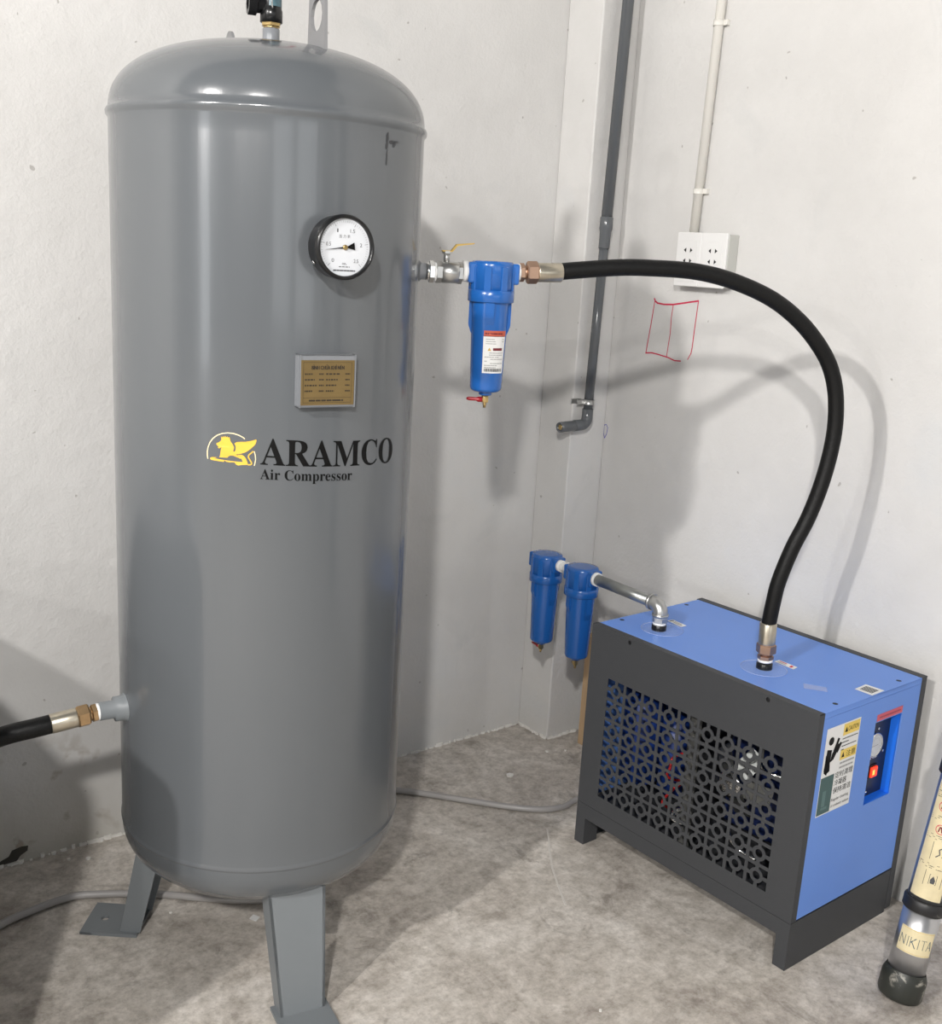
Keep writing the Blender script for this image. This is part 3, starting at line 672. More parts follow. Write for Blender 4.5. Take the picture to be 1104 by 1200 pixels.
ib = Vector((TX, TY, 0)) + Vector(pol(TR + 0.048, 174, 0.591))
dd = Vector(pol(1, 174, -0.10))
h2 = thing('air_hose', 'black rubber air hose leaving the picture at left from the foot of the tank', 'hose', tuple(ib))
ferrule_set(h2, (0, 0, 0), tuple(dd), 'copper')
dn = dd.normalized()
MB().tube(bez([tuple(dn * 0.088), tuple(dn * 0.12), (-0.165, 0.022, -0.018), (-0.20, 0.026, -0.026), (-0.25, 0.030, -0.043), (-0.296, 0.031, -0.055)], 8), 0.0185, 24).build('rubber_hose', 'rubber', h2)

# ------------------------------------------------------------------ refrigerated dryer
DW, DD, DZ1, DZ2 = 0.6646, 0.4263, 0.1151, 0.6079
dryer = thing('air_dryer', 'blue and dark grey refrigerated air dryer with a perforated front panel on the floor', 'air dryer', (1.89985, 1.86408, 0), R_(-90 + 1.0126))
# local x = along the front, local y = depth into the room corner, z up
def front_panel():
    c = bpy.data.curves.new('panel', 'CURVE'); c.dimensions = '2D'; c.fill_mode = 'BOTH'; c.extrude = 0.001; c.resolution_u = 1
    def spl(pts):
        s = c.splines.new('POLY'); s.points.add(len(pts) - 1); s.use_cyclic_u = True
        for k, (x, y) in enumerate(pts): s.points[k].co = (x, y, 0, 1)
    spl([(0, DZ1 + 0.001), (DW, DZ1 + 0.001), (DW, DZ2), (0, DZ2)])
    x0, x1, z0, z1 = 0.0685, 0.5922, 0.1576, 0.4825; px, pz = (x1 - x0) / 9, (z1 - z0) / 6
    bar = 0.0082; ro, ri = 0.0178, 0.0098
    for i in range(9):
        for j in range(6):
            cx, cz = x0 + (i + 0.5) * px, z0 + (j + 0.5) * pz
            spl([(cx + ri * math.cos(2 * PI * k / 14), cz + ri * math.sin(2 * PI * k / 14)) for k in range(14)])
            for sx in (-1, 1):
                for sz in (-1, 1):
                    hx, hz = px / 2 - bar / 2 * (1 if 0 < i + (sx + 1) // 2 < 9 else 0), pz / 2 - bar / 2 * (1 if 0 < j + (sz + 1) // 2 < 6 else 0)
                    a0 = math.asin((bar / 2) / ro)
                    pts = [(hx, bar / 2 + 0.001), (hx, hz), (bar / 2 + 0.001, hz)]
                    arc = [(ro * math.cos(PI / 2 - a0 - (PI / 2 - 2 * a0) * k / 6), ro * math.sin(PI / 2 - a0 - (PI / 2 - 2 * a0) * k / 6)) for k in range(7)]
                    spl([(cx + sx * x, cz + sz * z) for x, z in pts + arc])
    for bx in (0.128, 0.536):
        spl([(bx + 0.0055 * math.cos(2 * PI * k / 16), 0.5963 + 0.0055 * math.sin(2 * PI * k / 16)) for k in range(16)])
    o = bpy.data.objects.new('panel', c); C.objects.link(o); bpy.context.view_layer.update()
    me = bpy.data.meshes.new_from_object(o.evaluated_get(bpy.context.evaluated_depsgraph_get()))
    bpy.data.objects.remove(o)
    for v in me.vertices: v.co = (v.co.x, 0.001 + v.co.z, v.co.y)
    me.materials.clear(); me.materials.append(M['sheet'])
    for f in me.polygons: f.material_index = 0; f.use_smooth = False
    me.update()
    o = bpy.data.objects.new('front_panel', me); C.objects.link(o); o.parent = dryer; o['label'] = 'dark grey front panel punched with rings'
    return o
fp = front_panel()
T_ = 0.020
MB().box((0, 0.002, DZ2 - 0.002), (DW, T_, DZ2)).box((0, 0.002, DZ1 + 0.001), (0.002, T_, DZ2)).box((DW - 0.002, 0.002, DZ1 + 0.001), (DW, T_, DZ2)).box((0, 0.002, DZ1 + 0.001), (DW, T_, DZ1 + 0.003)).build('panel_flange', 'sheet', fp)
# black plugs behind the two bolt holes
for xx in (0.128, 0.536): MB().box((xx - 0.018, 0.004, 0.585), (xx + 0.018, 0.006, 0.605)).build('bolt_hole_backing', 'flat_black', fp)
# top sheet with four corner holes, drawn as recessed plugs
yb = DD - 0.022
mb = MB(); mb.box((0.004, T_ + 0.0005, DZ2 - 0.003), (DW, yb - 0.0005, DZ2), 0.0006)
top = mb.build('top_panel', 'cabinet', dryer)
for x, y in ((0.020, 0.085), (0.020, 0.337), (0.645, 0.085), (0.645, 0.337)):
    mb = MB(); disc(mb, x, y, 0.0062, lambda a, b, z: (a, b, z), DZ2 + 0.0004, 0, 16); mb.lathe([(0, 0.0074), (0.0006, 0.0062), (0.0, 0.0062)], (x, y, DZ2), (x, y, 1), 16, 1, caps=False)
    mb.build('bolt_hole', ['flat_black', 'cabinet'], top, recalc=False)
# side sheet with control recess (right side, x = DW)
mb = MB(); ya, yc, za, zc = 0.228, 0.338, 0.335, 0.537
for y0, y1, z0, z1 in ((T_, ya, DZ1 + 0.005, DZ2 - 0.014), (yc, yb, DZ1 + 0.005, DZ2 - 0.014), (ya, yc, DZ1 + 0.005, za), (ya, yc, zc, DZ2 - 0.014)):
    mb.box((DW - 0.002, y0, z0), (DW, y1, z1))
mb.box((DW - 0.0022, T_, DZ2 - 0.0132), (DW, yb, DZ2 - 0.0005))
mb.box((DW - 0.004, T_, DZ1 + 0.002), (DW - 0.0025, ya, DZ2 - 0.002)).box((DW - 0.004, yc, DZ1 + 0.002), (DW - 0.0025, yb, DZ2 - 0.002))
sp_ = mb.build('side_panel', 'cabinet', dryer)
dp = 0.024
mb = MB()
for lo, hi in (((DW - dp, ya - 0.002, za - 0.002), (DW - 0.0022, ya, zc + 0.002)), ((DW - dp, yc, za - 0.002), (DW - 0.0022, yc + 0.002, zc + 0.002)), ((DW - dp, ya, za - 0.002), (DW - 0.0022, yc, za)), ((DW - dp, ya, zc), (DW - 0.0022, yc, zc + 0.002))): mb.box(lo, hi)
mb.build('control_recess', 'recess', sp_)
cp = MB().box((DW - dp - 0.002, ya - 0.001, za - 0.001), (DW - dp, yc + 0.001, zc + 0.001)).build('control_panel', 'navy', dryer)
def sm(x, y, z): return (DW + z, x, y)       # x = depth coordinate, y = height
def cpm(x, y, z): return (DW - dp + z, x, y)
mb = MB(); mb.lathe([(0, 0.031), (0.006, 0.031), (0.009, 0.029), (0.010, 0.0265), (0.0085, 0.025)], cpm(0.272, 0.4655, 0), cpm(0.272, 0.4655, 1), 36, 0, caps=False)
disc(mb, 0.272, 0.4655, 0.0253, cpm, 0.0083, 1, 32)
for k in range(25):
    a = R_(225 - 270 * k / 24); stroke2(mb, [(0.272 + 0.0165 * math.cos(a), 0.4655 + 0.0165 * math.sin(a)), (0.272 + 0.0195 * math.cos(a), 0.4655 + 0.0195 * math.sin(a))], 0.0004, cpm, 0.0085, 2)
stroke2(mb, [(0.256, 0.4655), (0.282, 0.4665)], 0.0008, cpm, 0.0087, 2)
mb.build('pressure_dial', ['chrome', 'dial', 'dial_ink'], cp, label='small round dial with a chrome rim')
mb = MB(); mb.box(cpm(0.270, 0.380, 0.0), cpm(0.302, 0.412, 0.003), 0.0008)
mb.build('switch_frame', 'black', cp)
mb = MB(); mb.box(cpm(0.2735, 0.3835, 0.003), cpm(0.2985, 0.4085, 0.008), 0.0015); mb.box(cpm(0.278, 0.390, 0.0078), cpm(0.286, 0.402, 0.0086), 0.0003, 1)
mb.build('power_switch', ['switch', 'switch_hot'], cp, label='glowing red power switch')
for y, z in ((0.290, 0.500), (0.322, 0.438), (0.275, 0.345)):
    MB().lathe([(0, 0.0038), (0.0015, 0.003), (0.002, 0)], cpm(y, z, 0), cpm(y, z, 1), 12).build('screw', 'chrome', cp)
mb = MB(); bars(mb, 0.252, 0.275, 0.4275, 0.0030, cpm, 0.0003, 0, seed=2, gap=0.03); bars(mb, 0.281, 0.298, 0.4275, 0.0030, cpm, 0.0003, 0, seed=3, gap=0.03)
mo = MB(); add_text(mo, 'ON', 0.306, 0.314, 0.394, 0.0040, cpm, 0.0003, 0); mo.build('switch_lettering', 'white', cp, recalc=False)
mb.build('panel_lettering', 'white', cp, recalc=False)
# red translucent sticker above the recess
mb = MB(); quad(mb, 0.230, 0.5395, 0.336, 0.5560, sm, 0.0005, 0)
bars(mb, 0.240, 0.328, 0.5455, 0.004, sm, 0.0008, 1, seed=12, gap=0.02)
mb.build('red_sticker', ['red_film', mat('sticker_dark_print', (0.36, 0.05, 0.08), 0.5)], sp_, recalc=False)  # print strokes in a darker red
# white caution sticker
x0, x1, y0, y1 = 0.036, 0.163, 0.362, 0.568
mb = MB(); quad(mb, x0, y0, x1, y1, sm, 0.0004, 0)
def U(a, b): return x0 + a * (x1 - x0), y0 + b * (y1 - y0)
def q01(a0, b0, a1, b1, z, mi): p, q = U(a0, b0), U(a1, b1); quad(mb, p[0], p[1], q[0], q[1], sm, z, mi)
q01(0.50, 0.855, 0.985, 0.985, 0.0006, 1); q01(0.50, 0.575, 0.985, 0.690, 0.0006, 1); q01(0.015, 0.012, 0.40, 0.445, 0.0006, 2)
def T01(s, a0, a1, b, h, mi=3, capu=0.70): p, q = U(a0, b), U(a1, b); add_text(mb, s, p[0], q[0], p[1], h * (y1 - y0), sm, 0.0009, mi, capu)
T01('CAUTION', 0.64, 0.95, 0.895, 0.052); T01('注意', 0.68, 0.95, 0.60, 0.065, 3, 0.85)
for b in (0.89, 0.602):
    poly(mb, [U(0.54, b), U(0.63, b), U(0.585, b + 0.062)], sm, 0.0009, 3)
for k, w in enumerate((0.96, 0.70, 0.94, 0.58)): p, q = U(0.50, 0.815 - 0.042 * k), U(w, 0.825 - 0.042 * k); bars(mb, p[0], q[0], p[1], q[1] - p[1], sm, 0.0009, 3, seed=k, gap=0.03)
for k, w in enumerate((0.95, 0.93)): p, q = U(0.52, 0.530 - 0.05 * k), U(w, 0.550 - 0.05 * k); bars(mb, p[0], q[0], p[1], q[1] - p[1], sm, 0.0009, 4, seed=k + 9, gap=0.04)
T01('定时清理', 0.43, 0.96, 0.385, 0.066, 3, 0.85); T01('冷凝器', 0.43, 0.80, 0.295, 0.066, 3, 0.85); T01('保持清洁', 0.43, 0.96, 0.205, 0.066, 3, 0.85)
T01('Regular cleaning', 0.42, 0.93, 0.115, 0.032); T01('of condenser radiator', 0.42, 0.97, 0.045, 0.032)
# reading figure pictogram
def PP(pts): poly(mb, [U(a, b) for a, b in pts], sm, 0.0009, 3)
p = U(0.17, 0.845); disc(mb, p[0], p[1], 0.0095, sm, 0.0009, 3, 20)
PP([(0.05, 0.52), (0.20, 0.50), (0.22, 0.74), (0.08, 0.76)]); PP([(0.05, 0.53), (0.20, 0.62), (0.23, 0.50), (0.15, 0.48)])
PP([(0.20, 0.60), (0.30, 0.62), (0.45, 0.76), (0.40, 0.79), (0.24, 0.70)])
PP([(0.06, 0.70), (0.06, 0.50), (0.15, 0.46), (0.20, 0.60)]); PP([(0.26, 0.72), (0.36, 0.86), (0.42, 0.84), (0.34, 0.72)]); PP([(0.34, 0.72), (0.44, 0.80), (0.50, 0.78), (0.40, 0.68)])
q01(0.12, 0.10, 0.22, 0.28, 0.0009, 5); q01(0.12, 0.06, 0.30, 0.09, 0.0009, 5)
mb.build('caution_sticker', ['white', 'sticker_yellow', 'sticker_green', 'ink', 'grey_ink', mat('green_print_light', (0.10, 0.18, 0.18), 0.5)], sp_, recalc=False, label='white caution sticker with yellow headings, a reading figure and Chinese lettering')
# left side sheet, back panel, base
MB().box((0.004, T_, DZ1 + 0.003), (0.006, yb, DZ2 - 0.003)).build('side_panel', 'cabinet', dryer)
MB().box((-0.001, yb, 0.008), (DW + 0.001, DD, DZ2 + 0.001), 0.001).build('back_panel', 'sheet', dryer)
# base frame
mb = MB(); lw = 0.032; th = 0.0025
mb.box((0, 0, 0), (lw, th, DZ1)).box((DW - lw, 0, 0), (DW, th, DZ1)).box((lw, 0, 0.076), (DW - lw, th, DZ1))
mb.box((0, th, 0), (th, yb - 0.002, DZ1)).box((DW - th, th, 0), (DW, yb - 0.002, DZ1)).box((th, th, DZ1 - th), (DW - th, yb - 0.002, DZ1))
mb.box((th, yb - 0.008, 0.05), (DW - th, yb - 0.0055, DZ1 - th))
mb.box((lw - th, th, 0), (lw, 0.05, 0.10)).box((DW - lw, th, 0), (DW - lw + th, 0.05, 0.10))
mb.box((th, th, 0), (0.014, yb - 0.01, th))
mb.box((DW - 0.014, th, 0), (DW - th, yb - 0.01, th))
mb.build('base_frame', 'sheet', dryer)
# what shows through the grille
ins = MB(); ins.lathe([(0, 0.0), (0, 0.04), (0.01, 0.052), (0.22, 0.052), (0.24, 0.035), (0.245, 0)], (0.100, 0.115, 0.19), (0.100, 0.115, 1), 32, caps=False)
ins.lathe([(0, 0.0), (0, 0.03), (0.01, 0.040), (0.20, 0.040), (0.215, 0)], (0.185, 0.150, 0.18), (0.185, 0.150, 1), 28, caps=False)
ins.build('inner_cylinder', 'inner_blue', dryer, label='dark blue cylinders behind the grille')
MB().box((0.288, 0.06, DZ1), (0.322, 0.066, 0.575), 0.001).box((0.288, 0.066, DZ1), (0.291, 0.10, 0.575)).box((0.494, 0.055, 0.39), (0.505, 0.060, 0.575), 0.001).build('inner_bracket', 'inner_grey', dryer)
MB().box((0.34, 0.16, 0.17), (0.56, 0.30, 0.50), 0.01).build('condenser', mat('condenser_blue', (0.01, 0.02, 0.08), 0.35), dryer)
fm = MB(); fm.lathe([(0, 0.0), (0, 0.028), (0.004, 0.034), (0.03, 0.034), (0.045, 0.03), (0.05, 0.012), (0.055, 0)], (0.405, 0.08, 0.315), (0.405, 1, 0.315), 32, caps=False)
fm = fm.build('fan_motor', 'chrome', dryer)
for k in range(5):
    mx = Matrix.Translation((0.405, 0.085, 0.315)) @ Matrix.Rotation(R_(72 * k + 10), 4, 'Y') @ Matrix.Rotation(R_(28), 4, 'Z')
    MB().box((0.030, -0.0008, -0.022), (0.100, 0.0008, 0.026), 0.0003, mx=mx).build('fan_blade', 'steel_dark', fm)
MB().tube(bez([(0.272, 0.12, 0.34), (0.262, 0.05, 0.335), (0.264, 0.035, 0.31), (0.260, 0.035, 0.285), (0.262, 0.09, 0.255), (0.254, 0.07, 0.24), (0.252, 0.035, 0.215), (0.250, 0.06, 0.19)], 6), 0.0035, 10).build('inner_wire', 'wire_red', dryer, label='red wire behind the grille')
MB().tube(bez([(0.30, 0.06, 0.21), (0.285, 0.045, 0.20), (0.29, 0.035, 0.185), (0.31, 0.05, 0.175)], 6), 0.006, 12).build('inner_tube', 'chrome', dryer)
MB().tube(bez([(0.44, 0.05, 0.28), (0.452, 0.04, 0.22), (0.47, 0.05, 0.19), (0.52, 0.06, 0.18)], 6), 0.004, 10).build('inner_tube', 'chrome', dryer)
MB().tube(bez([(0.50, 0.05, 0.42), (0.53, 0.04, 0.41), (0.56, 0.05, 0.41), (0.59, 0.06, 0.40)], 6), 0.005, 10).build('inner_tube', 'chrome', dryer)
# ports with clear film collars
for k, (x, y) in enumerate(((0.1205, 0.112), (0.4302, 0.1260))):
    pt = MB().cyl((x, y, DZ2 - 0.01), (x, y, DZ2 + 0.014), 0.0185, 28, bev=0.001).build('port', 'black', dryer)
    mb = MB(); cx, cy = (x + 0.004, y + 0.008) if k == 0 else (x + 0.002, y - 0.004)
    mb.lathe([(0.0, 0.0), (0.0, 0.052), (0.0006, 0.0525), (0.0006, 0.0)], (cx, cy, DZ2 + 0.0012), (cx, cy, 1), 40)
    dc = mb.build('film_collar', 'film', pt)
    mb = MB(); mb.lathe([(0, 0.0518), (0.0012, 0.0525), (0.0014, 0.0530), (0.0, 0.0530)], (cx, cy, DZ2 + 0.0008), (cx, cy, 1), 48, caps=False); mb.build('film_rim', 'film_edge', pt)
# stickers on the top sheet
def tm(x, y, z): return (x, y, DZ2 + 0.0006 + z)
def bil(q, a, b): (x0, y0), (x1, y1), (x2, y2), (x3, y3) = q; return (1 - a) * (1 - b) * x0 + a * (1 - b) * x3 + a * b * x2 + (1 - a) * b * x1, (1 - a) * (1 - b) * y0 + a * (1 - b) * y3 + a * b * y2 + (1 - a) * b * y1
for nm, q, mt, kind in (('seal_sticker', [(0.0839, 0.186), (0.0869, 0.205), (0.1376, 0.199), (0.1374, 0.178)], 'white', 0),
                        ('seal_sticker', [(0.4164, 0.1836), (0.4169, 0.2029), (0.4694, 0.2000), (0.4731, 0.1790)], 'white', 1),
                        ('film_scrap', [(0.5371, 0.125), (0.580, 0.150), (0.5975, 0.128), (0.556, 0.100)], 'film_edge', 2),
                        ('barcode_sticker', [(0.6194, 0.1987), (0.6166, 0.2475), (0.661, 0.2511), (0.6623, 0.1986)], 'white', 3)):
    mb = MB(); poly(mb, q, tm, 0, 0)
    def sub(a0, b0, a1, b1, mi): poly(mb, [bil(q, a0, b0), bil(q, a0, b1), bil(q, a1, b1), bil(q, a1, b0)], tm, 0.0003, mi)
    if kind == 0: sub(0.08, 0.15, 0.16, 0.85, 1); sub(0.25, 0.25, 0.9, 0.45, 2); sub(0.25, 0.6, 0.8, 0.75, 2)
    if kind == 1: sub(0.1, 0.2, 0.55, 0.4, 2); sub(0.1, 0.6, 0.5, 0.8, 3); sub(0.72, 0.2, 0.85, 0.8, 3)
    if kind == 3:
        for j in range(9): sub(0.16 + j * 0.078, 0.2, 0.16 + j * 0.078 + 0.045, 0.8, 1)
    mb.build(nm, [mt, 'ink', 'grey_ink', 'marker_red'], top, recalc=False)

# ------------------------------------------------------------------ steel return pipe with elbow
PX, PY = 2.0142, 1.7456
rp = thing('steel_pipe', 'galvanised steel pipe with an elbow rising from the dryer top to the low blue filters', 'pipe', (PX, PY, 0.622))
MB().cyl((0, 0, 0), (0, 0, 0.006), 0.0165, 24).cyl((0, 0, 0.018), (0, 0, 0.022), 0.0175, 24).build('thread_tape', 'tape', rp)
MB().hexn((0, 0, 0.005), (0, 0, 0.019), 0.0190).build('hex_nipple', 'steel', rp)
pv = Vector((LFX - PX, 1.0, 0)).normalized() if False else Vector((0.045, 1.0, 0.0)).normalized()
ez = 0.051
arc = [Vector((0, 0, 0.0275))] + [Vector((0, 0, 0.0275)) + Vector((0, 0, 1)) * (0.0225 * math.sin(a)) + pv * (0.0225 * (1 - math.cos(a))) for a in [PI / 2 * k / 10 for k in range(1, 11)]]
arc = [Vector((0, 0, 0.021))] + arc + [arc[-1] + pv * 0.008]
MB().tube([tuple(v) for v in arc], 0.0185, 24).lathe([(0, 0.021), (0.007, 0.021)], (0, 0, 0.021), (0, 0, 1), 28).lathe([(0, 0.021), (0.008, 0.021)], tuple(arc[-1] - pv * 0.002), tuple(arc[-1] + pv), 28).build('elbow', 'steel', rp)
en = arc[-1]
MB().cyl(tuple(en), tuple(en + pv * 0.213), 0.0148, 24).build('pipe', 'steel_dark', rp)
MB().cyl(tuple(en + pv * 0.207), tuple(en + pv * 0.216), 0.0185, 24).build('thread_tape', 'tape', rp)
# short nipple between the two low filters
nn_ = MB().cyl((0, -0.014, 0), (0, 0.014, 0), 0.0135, 24).cyl((0, -0.022, 0), (0, -0.008, 0), 0.0165, 24).cyl((0, 0.008, 0), (0, 0.022, 0), 0.0165, 24).build('pipe_nipple', 'tape', None, (LFX, 2.1175, 0.671))
tag(nn_, 'short white taped pipe nipple joining the two low blue filters', 'pipe fitting')

# ------------------------------------------------------------------ grey wall pipe
gp = thing('grey_pipe', 'dark grey plastic pipe running down the corner column and ending in an open elbow', 'pipe', (2.2838, COLY - 0.030, 1.04))
def gx(z): return (z - 1.04) * 0.024  # slight lean of the run
MB().cyl((0.0, 0, 0.012), (gx(1.55) + 0.000, 0, 0.51), 0.0138, 24).build('lower_run', 'pvc_grey', gp)
MB().cyl((gx(1.55), 0, 0.545), (gx(4.4), 0, 3.36), 0.0160, 24).build('upper_run', 'pvc_grey', gp)
MB().lathe([(0, 0.0155), (0.002, 0.016), (0.045, 0.0165), (0.055, 0.0190), (0.085, 0.0190), (0.088, 0.017)], (gx(1.53), 0, 0.495), (gx(4.4), 0, 3.36), 28).build('coupling', 'pvc_grey', gp)
el = [(0, 0, 0.03), (0, 0, 0.005)] + [(-0.022 * (1 - math.cos(a)), 0, 0.005 - 0.022 * math.sin(a)) for a in [PI / 2 * k / 8 for k in range(1, 9)]] + [(-0.052, 0, -0.018)]
MB().tube(el, 0.0165, 24).build('elbow', 'pvc_grey', gp)
MB().lathe([(0, 0.0155), (0.001, 0.016), (0.050, 0.016), (0.060, 0.0148), (0.060, 0.0105), (0.045, 0.010)], (-0.050, 0, -0.018), (-1.05, -0.02, -0.048), 24, caps=False).build('open_end', 'pvc_grey', gp)
MB().cyl((-0.097, 0, -0.0195), (-0.107, 0, -0.0198), 0.0075, 14).build('brass_insert', 'brass', gp)
def clip(parent, r, z, x, wally, m):
    mb = MB(); mb.lathe([(0, r + 0.003), (0.014, r + 0.003), (0.014, r), (0, r)], (x, 0, z), (x, 0, z + 1), 28, caps=False)
    mb.box((x - 0.045, wally - 0.004, z), (x - r * 0.4, wally, z + 0.014), 0.001)
    mb.box((x - 0.042, r * 0.3, z), (x - r * 0.6, r * 0.3 + 0.004, z + 0.014), 0.001)
    return mb.build('pipe_clip', m, parent)
clip(gp, 0.0138, 0.044, 0.001, 0.030, 'steel')

# ------------------------------------------------------------------ white conduit and twin socket
cd_ = thing('wall_conduit', 'thin cream plastic conduit running up the right wall from the socket', 'conduit', (WX - 0.0135, 2.0795, 1.588))
MB().cyl((0, 0, 0), (0, -0.0155 * 2.81 / 0.586, 2.81), 0.0125, 20).build('conduit_run', 'pvc_white', cd_)
for z in (1.690, 2.112, 2.9, 3.7):
    yy = -(z - 1.588) * 0.0265
    mb = MB(); mb.lathe([(0, 0.0150), (0.014, 0.0150), (0.014, 0.0125), (0, 0.0125)], (0, yy, z - 1.588), (0, yy, z - 0.588), 24, caps=False)
    mb.box((0.001, yy - 0.026, z - 1.588), (0.013, yy - 0.012, z - 1.574), 0.001); mb.build('conduit_clip', 'pvc_white', cd_)
so = thing('wall_socket', 'surface-mounted twin white electrical socket behind the arching hose', 'socket', (WX, 2.020, 1.515))
MB().box((-0.040, -0.088, -0.068), (0.0, 0.088, 0.070), 0.003).build('back_box', 'socket_side', so)
for y0 in (-0.0005, -0.0865):
    pl = MB().box((-0.047, y0 if y0 > -0.01 else y0, -0.070), (-0.039, y0 + 0.0865, 0.073), 0.0025).build('face_plate', 'socket', so)
    mb = MB(); cy = y0 + 0.043
    mb.box((-0.0485, cy - 0.032, -0.058), (-0.0468, cy + 0.032, 0.050), 0.0008)
    pn = mb.build('socket_insert', 'socket', pl)
    mb = MB()
    for zz in (0.026, -0.002, -0.032):
        for sg in (-1, 1):
            mb.prism([(cy + sg * 0.007, zz + 0.006), (cy + sg * 0.007, zz - 0.006), (cy + sg * 0.015, zz)], 0, 0.0004, lambda x, y, z: (-0.0486 - z, x, y))
    mb.build('socket_slots', 'flat_black', pl)

# marker drawings on the wall (flat ink)
def wm(y, z, off): return (WX - 0.0006 - off, y, z)
def inkline(name, pts, w, m, label):
    mb = MB(); rr = random.Random(len(pts))
    for (ya_, z_a), (yb_, z_b) in zip(pts[:-1], pts[1:]):
        d = Vector((yb_ - ya_, z_b - z_a)); L = d.length; n = Vector((-d.y, d.x)) / L * w / 2; e = d / L * w * 0.3
        poly(mb, [(ya_ - e.x + n.x, z_a - e.y + n.y), (ya_ - e.x - n.x, z_a - e.y - n.y), (yb_ + e.x - n.x, z_b + e.y - n.y), (yb_ + e.x + n.x, z_b + e.y + n.y)], wm, rr.random() * 0.0001, 0)
    o = mb.build(name, m, bpy.data.objects['wall_right'], recalc=False); o['label'] = label; return o
inkline('marker_drawing', [(2.2131, 1.4030), (2.209, 1.396), (2.200, 1.391), (2.175, 1.389), (2.14, 1.391), (2.10, 1.398), (2.0492, 1.407)], 0.0045, 'marker_red', 'red marker rectangle split by an upright line')
inkline('marker_drawing', [(2.2110, 1.394), (2.217, 1.33), (2.2225, 1.285), (2.2270, 1.245)], 0.0028, 'marker_red', 'left upright of the red marker rectangle')
inkline('marker_drawing', [(2.2275, 1.246), (2.205, 1.249), (2.18, 1.247), (2.14, 1.242), (2.115, 1.236), (2.092, 1.237)], 0.0036, 'marker_red', 'lower stroke of the red marker rectangle')
inkline('marker_drawing', [(2.1395, 1.391), (2.1420, 1.355), (2.1405, 1.31), (2.1435, 1.275), (2.1460, 1.2425)], 0.0024, 'marker_red', 'middle upright of the red marker rectangle')
inkline('marker_drawing', [(2.0492, 1.407), (2.0515, 1.36), (2.0540, 1.31), (2.0545, 1.28), (2.057, 1.262), (2.067, 1.244)], 0.0028, 'marker_red', 'right upright of the red marker rectangle')
inkline('marker_scribble', [(2.371, 1.013), (2.3705, 0.985), (2.365, 0.972), (2.358, 0.985), (2.355, 1.005), (2.362, 1.014), (2.371, 1.011)], 0.0022, 'marker_blue', 'small blue marker loop')

# ------------------------------------------------------------------ wooden board behind the dryer
wb_ = MB().box((-0.012, -0.030, 0.0), (0.012, 0.030, 0.37), 0.002).build('wooden_board', 'wood', None, (2.330, 2.268, 0.0))
tag(wb_, 'narrow raw wooden board standing against the wall behind the dryer', 'board')

# ------------------------------------------------------------------ hoses lying on the floor
fh = MB().tube(bez([(0.40, 1.55, 0.010), (0.40, 1.85, 0.010), (0.41, 2.05, 0.010), (0.45, 2.20, 0.010), (0.545, 2.262, 0.010), (0.623, 2.281, 0.010), (0.692, 2.288, 0.010), (0.746, 2.274, 0.010), (0.87, 2.198, 0.010), (0.962, 2.120, 0.010), (1.04, 2.060, 0.010), (1.13, 2.02, 0.010), (1.20, 2.06, 0.010), (1.22, 2.20, 0.010), (1.30, 2.32, 0.010), (1.42, 2.37, 0.010), (1.54, 2.365, 0.010), (1.637, 2.322, 0.010), (1.763, 2.180, 0.010), (1.859, 2.070, 0.010), (1.925, 2.016, 0.010), (1.985, 1.998, 0.010), (2.03, 2.005, 0.012), (2.07, 1.98, 0.03), (2.09, 1.93, 0.05), (2.095, 1.88, 0.055)], 8), 0.0085, 14).build('floor_hose', 'tube')
tag(fh, 'thin grey hose lying on the floor, looping under the tank to the dryer', 'hose')

# ------------------------------------------------------------------ submersible pump leaning on the right wall
pump = thing('submersible_pump', 'slim stainless submersible pump with cream labels leaning on the wall right of the dryer', 'pump', (2.041, 1.002, 0.0))
ax = Vector((0.215, 0.0, 1.0)).normalized(); px_ = Vector((0, 1, 0)).cross(ax).normalized(); py_ = Vector((0, 1, 0))
def pp(t): return tuple(Vector((0, 0, 0.0085)) + ax * t)
MB().lathe([(0.0, 0.0), (0.0, 0.036), (0.004, 0.043), (0.012, 0.0462), (0.050, 0.0462), (0.058, 0.0435), (0.066, 0.040)], pp(0), pp(1), 40, caps=False).build('rubber_foot', 'foot_rubber', pump)
MB().cyl(pp(0.055), pp(0.215), 0.0385, 40).cyl(pp(0.215), pp(1.37), 0.0378, 40).build('pump_barrel', 'pump', pump)
for t0, t1 in ((0.199, 0.226), (0.495, 0.535)):
    MB().lathe([(0, 0.041), (0.003, 0.0435), (t1 - t0 - 0.003, 0.0435), (t1 - t0, 0.041)], pp(t0), pp(t0 + 1), 40).build('band', 'band', pump)
MB().lathe([(0, 0.039), (0.0, 0.041), (0.06, 0.041), (0.08, 0.030), (0.12, 0.026), (0.13, 0.026), (0.13, 0.0)], pp(1.35), pp(2.35), 32, caps=False).build('outlet_head', 'steel', pump)
